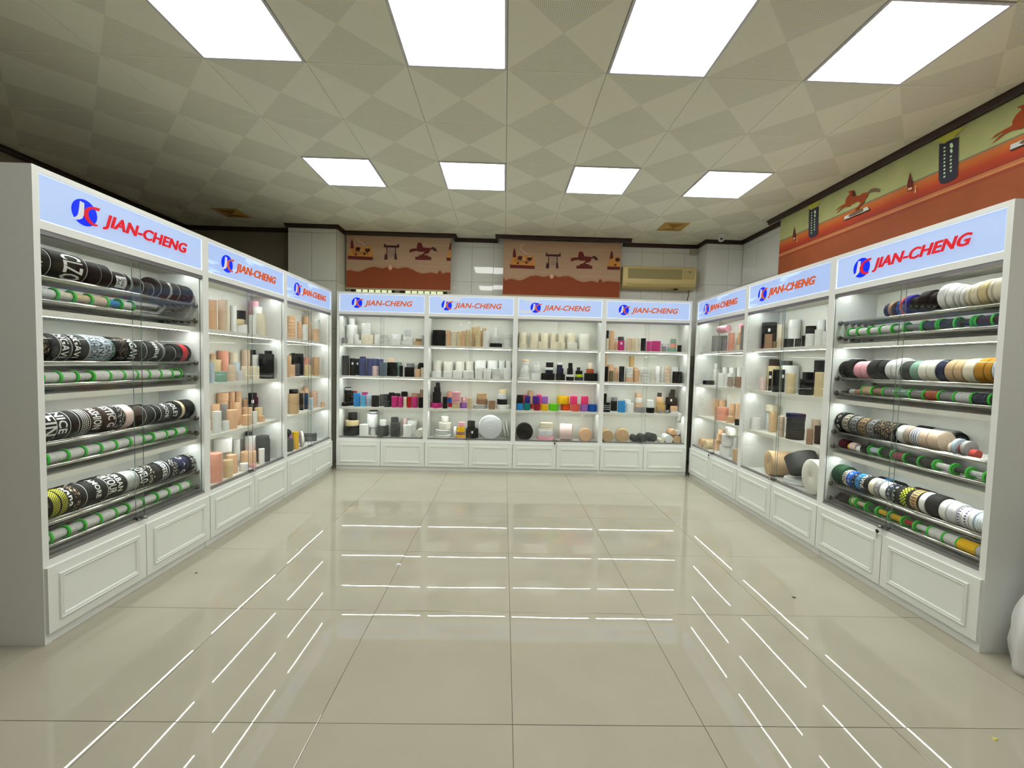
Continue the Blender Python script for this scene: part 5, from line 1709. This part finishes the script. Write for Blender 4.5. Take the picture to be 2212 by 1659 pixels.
# ------------------------------------------------------------------ things on the walls and ceiling
M_AC = plain('aged_ac_plastic', (232, 210, 146), .45, vary=.05, scale=4); M_ACG = plain('ac_grille', (172, 160, 112), .6); M_SLOT = plain('dark_slot', (40, 34, 24), .8)
ac = empty('air_conditioner', (1.765, YB-.008, 2.69)); tag(ac, 'yellowed split air conditioner mounted on the tiled wall beside a blind', 'air conditioner')
def extrude_prof(prof, x0, x1): # (y,z) outline swept along x
    n_ = len(prof); vs = [(x0, a, b) for a, b in prof]+[(x1, a, b) for a, b in prof]
    fs = [(i, (i+1) % n_, n_+(i+1) % n_, n_+i) for i in range(n_)]+[tuple(range(n_))[::-1], tuple(range(n_, 2*n_))]
    return vs, fs
prof = [(0, 0), (-.11, 0), (-.165, .03), (-.19, .075), (-.195, .12), (-.195, .27), (-.185, .30), (-.16, .325), (0, .335)]
b = MB(); b.add(*extrude_prof(prof[::-1], 0, 1.12)); body = b.build('casing', M_AC, ac)
bm = bmesh.new(); bm.from_mesh(body.data); bmesh.ops.recalc_face_normals(bm, faces=bm.faces); bm.to_mesh(body.data); bm.free()
bv = body.modifiers.new('bevel', 'BEVEL'); bv.width = .012; bv.segments = 2; bv.limit_method = 'ANGLE'; bv.angle_limit = 1.0
MB().box(.075, -.199, .135, .90, -.194, .285).build('front_grille', M_ACG, ac)
for k in range(9): MB().box(.075, -.2015, .145+.015*k, .90, -.198, .150+.015*k).build('grille_slat', M_ACG, ac)
MB().box(.91, -.198, .14, 1.09, -.194, .28).build('display_panel', plain('ac_panel', (206, 188, 130), .5), ac)
MB().box(1.0, -.2, .235, 1.03, -.197, .262).build('badge', plain('ac_badge', (150, 136, 100), .4), ac)
sl = MB(); sl.add(*extrude_prof([(-.125, .012), (-.170, .036), (-.188, .072), (-.150, .072), (-.12, .05)], .08, .90)); sl.build('outlet', M_SLOT, ac)
for k in range(2): MB().add(*extrude_prof([(-.150-.018*k, .016+.020*k), (-.176-.016*k, .040+.020*k), (-.172-.016*k, .046+.020*k), (-.146-.018*k, .022+.020*k)], .08, .90)).build('louver', M_AC, ac)
MB().box(.80, -.16, -.012, .86, -.12, .002).build('drain_clip', M_SLOT, ac)
cb = MB().tube([(2.84, YB-.04, 2.70), (2.845, YB-.04, 2.62), (2.82, YB-.04, 2.52), (2.76, YB-.04, 2.44), (2.72, YB-.04, 2.36), (2.70, YB-.04, 2.2), (2.70, YB-.04, 1.9)], .007).build('power_cable', plain('brown_cable', (98, 66, 50), .5))
tag(cb, 'brown cable hanging down from the air conditioner', 'cable')
jb = empty('junction_box', (2.90, YB-.008, 3.29)); tag(jb, 'small cream junction box on the wall under the crown moulding', 'junction box')
MB().box(-.055, -.045, -.045, .055, 0, .045).build('box_body', plain('cream_plastic', (196, 190, 168), .5), jb); MB().box(-.048, -.05, -.038, .048, -.045, .038).build('box_lid', plain('cream_plastic', (196, 190, 168)), jb)
# camera dome
cc = empty('security_camera', (3.04, 6.10, CEIL)); tag(cc, 'white dome security camera on the ceiling near the corner', 'camera')
M_CC = plain('camera_white', (224, 224, 224), .3)
MB().lathe([(0, 0), (.062, 0), (.062, -.012), (.055, -.03), (.046, -.045), (0, -.045)], 28).build('mount', M_CC, cc)
ball = Matrix.Translation((0, 0, -.058))
MB().lathe([(.045*math.sin(PI*k/12), .045*math.cos(PI*k/12)) for k in range(13)], 24, ball).build('eyeball', M_CC, cc)
for dx in (-.016, .016):
    d = Vector((-.45+dx*12, -.86, -.30)).normalized()
    mt = ball @ Matrix.Translation(d*.040) @ d.to_track_quat('Z', 'Y').to_matrix().to_4x4()
    MB().lathe([(0, .008), (.010, .008), (.012, .006), (.012, 0)], 14, mt).build('lens', M_BLACKP, cc)
# ceiling vents
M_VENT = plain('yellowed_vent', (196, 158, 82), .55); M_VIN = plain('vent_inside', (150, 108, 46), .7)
for (x, y, lab) in ((2.237, 5.83, 'square yellowed ceiling vent near the dome camera'), (-3.65, 5.83, 'square yellowed ceiling vent in the dark corner by the column')):
    v = empty('ceiling_vent', (x, y, CEIL)); tag(v, lab, 'vent', 'ceiling vents')
    s = .165
    vs = []; fs = []
    rings = [(s, 0), (s, -.006), (s-.022, -.012), (s-.03, -.004), (s-.03, .002)]
    for a, z in rings: vs += [(-a,-a,z),(a,-a,z),(a,a,z),(-a,a,z)]
    for i in range(len(rings)-1):
        for k in range(4): fs.append((i*4+(k+1)%4, i*4+k, (i+1)*4+k, (i+1)*4+(k+1)%4))
    MB().add(vs, fs).build('vent_frame', M_VENT, v)
    pv = [(-.135,-.135,-.002),(.135,-.135,-.002),(.135,.135,-.002),(-.135,.135,-.002),(0,0,-.022)]
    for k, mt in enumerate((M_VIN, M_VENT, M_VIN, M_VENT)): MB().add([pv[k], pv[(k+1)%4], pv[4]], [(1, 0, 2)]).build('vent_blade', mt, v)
# dark brown upright board in the right corner between two cabinets
fb = MB().box(2.552, 5.90, 0, 2.586, 5.925, 2.395).build('corner_piece', M_TRIM); tag(fb, 'dark brown vertical board in the corner gap beside the air-conditioner cabinet', 'piece')

# ------------------------------------------------------------------ loose things
# dried plant on the third shelf of the dried-plant cabinet
pl = empty('dried_plant'); pl.matrix_world = CABM['R2'] @ Matrix.Translation((1.07, .22, .85)); tag(pl, 'small bushy dried green and brown plant on the third shelf', 'plant')
pot = MB().lathe([(0, 0), (.05, 0), (.06, .12), (.055, .125), (.05, .115), (0, .115)], 20).build('pot', fabric('dark_brown'), pl)
rs = random.Random(3); lv = MB(); stm = MB()
for k in range(46):
    th = rs.uniform(0, 2*PI); el = rs.uniform(.25, 1.45); L = rs.uniform(.09, .15)
    d = Vector((math.cos(th)*math.cos(el), math.sin(th)*math.cos(el), math.sin(el))); p0 = Vector((0, 0, .11)); tip = p0+d*L*.9
    tip.x = max(-.105, min(.085, tip.x)); tip.y = max(-.11, min(.10, tip.y))
    stm.tube([p0, p0.lerp(tip, .6), tip], .0012, 5)
    for q in range(7):
        c = p0.lerp(tip, .35+.65*q/6)+Vector((rs.uniform(-.008, .008), rs.uniform(-.008, .008), rs.uniform(-.008, .008)))
        a = Vector((rs.uniform(-1, 1), rs.uniform(-1, 1), rs.uniform(0, 1))).normalized()*.014; b_ = a.orthogonal().normalized()*.0045
        lv.add([c-a*.5, c+b_, c+a, c-b_, c+a*.2+a.cross(b_).normalized()*.003], [(0, 1, 4), (1, 2, 4), (2, 3, 4), (3, 0, 4)], rs.choice((0, 0, 1)))
stm.build('stems', plain('dry_stem', (104, 84, 44), .8), pl)
lo = lv.build('leaves', [plain('dry_leaf', (112, 116, 52), .8), plain('brown_leaf', (138, 104, 56), .8)], pl); lo['kind'] = 'stuff'
# white strap drooping off the third shelf
pts = [(1.05, .10, .872), (1.09, .075, .868), (1.11, .052, .862), (1.118, .046, .83), (1.11, .045, .78), (1.10, .045, .73)]
vs = []; fs = []
for i, (x, y, z) in enumerate(pts):
    ww = .026; vs += [(x-ww, y, z), (x+ww, y+.002, z), (x+ww, y+.0035, z+.0015), (x-ww, y+.0015, z+.0015)]
for i in range(len(pts)-1):
    for k in range(4): fs.append((i*4+k, i*4+(k+1)%4, (i+1)*4+(k+1)%4, (i+1)*4+k))
fs += [(0, 3, 2, 1), (4*len(pts)-4, 4*len(pts)-3, 4*len(pts)-2, 4*len(pts)-1)]
o = MB().add(vs, fs, 0, True).build('strap_end', fabric('white')); o.matrix_world = CABM['B4']; tag(o, 'loose white strap end drooping over the third shelf, air-conditioner cabinet', 'strap')
# clear plastic sack in the front corner
M_BAG = plain('white_sack', (222, 222, 222), .35, vary=.05, scale=8, bump=.4, bscale=14)
rs = random.Random(11); bag = empty('plastic_sack', (2.835, 1.99, 0)); tag(bag, 'white plastic sack slumped on the floor against the end cabinet', 'sack')
def blob(rx, ry, hz, seed, pw=.75, nz=.06):
    r_ = random.Random(seed); vs = []; n1, n2 = 28, 16; ph = [r_.uniform(0, 6.28) for _ in range(6)]
    for j in range(n2+1):
        t = j/n2; el = -PI/2+PI*t
        for k in range(n1):
            a = 2*PI*k/n1; w_ = 1+nz*(math.sin(3*a+ph[0]+4*t)+.7*math.sin(7*a+ph[1]-6*t)+.4*math.sin(13*a+ph[2]+9*t))
            c = math.sqrt(max(0, 1-(max(t-.4, 0)/.6)**2))*(.9+.1*min(t/.25, 1))
            vs.append((rx*c*w_*math.cos(a), ry*c*w_*math.sin(a), hz*(t if t > .06 else .0)))
    fs = [(j*n1+k, j*n1+(k+1) % n1, (j+1)*n1+(k+1) % n1, (j+1)*n1+k) for j in range(n2) for k in range(n1)]
    fs += [tuple(range(n1))[::-1], tuple(range(n2*n1, n2*n1+n1))]
    return MB().add(vs, fs, 0, True)
blob(.27, .15, .52, 4, .6).build('sack_body', M_BAG, bag)
nk = MB().tube([(-.05, 0, .46), (-.07, .01, .58), (-.06, .02, .70), (-.03, .02, .80)], .07, 14); nk.build('sack_neck', plain('clear_film', (170, 172, 170), .3, bump=.5, bscale=18), bag)
# scraps on the floor
M_PAPER = plain('paper_white', (232, 234, 236), .6); M_CRUMB = plain('crumb_brown', (96, 82, 66), .8)
for x, y, s, mt, nm, lab in ((-.738, 3.078, .018, M_PAPER, 'paper_scrap', 'tiny white paper scrap on the polished floor'), (1.944, 2.707, .013, M_CRUMB, 'dirt_crumb', 'tiny brown crumb on the floor near the gold-key-strap cabinet'),
                             (-2.082, 2.912, .009, M_CRUMB, 'dirt_crumb', 'tiny dark crumb on the floor near the lettered-strap cabinet'), (2.053, 1.646, .012, plain('crumb_yellow', (206, 190, 110), .8), 'dirt_crumb', 'tiny yellowish crumb on the floor near the sack')):
    vs = [(-s, -s*.7, 0), (s*.9, -s*.5, 0), (s, s*.6, 0), (-s*.6, s*.8, 0), (-s*.8, -s*.5, s*.25), (s*.6, -s*.3, s*.5), (s*.8, s*.5, s*.2), (-s*.5, s*.6, s*.4)]
    o = MB().add(vs, [(0,3,2,1),(4,5,6,7),(0,1,5,4),(1,2,6,5),(2,3,7,6),(3,0,4,7)]).build(nm, mt, None, (x, y, .0002)); tag(o, lab, 'scrap')
# paper squares stuck on the glass of the grey-disc cabinet
for x, z, a in ((.465, 2.0, 8), (.575, 2.03, 40)):
    o = MB().box(-.016, 0, -.016, .016, .0008, .016).build('paper_square', M_TAG); o.matrix_world = CABM['B2'] @ Matrix.Translation((x, .0091, z)) @ Matrix.Rotation(math.radians(a), 4, 'Y')
    tag(o, ('tilted' if a > 20 else 'nearly straight')+' small white paper square stuck on the glass of the grey-disc cabinet', 'sticker', 'paper squares on the glass')
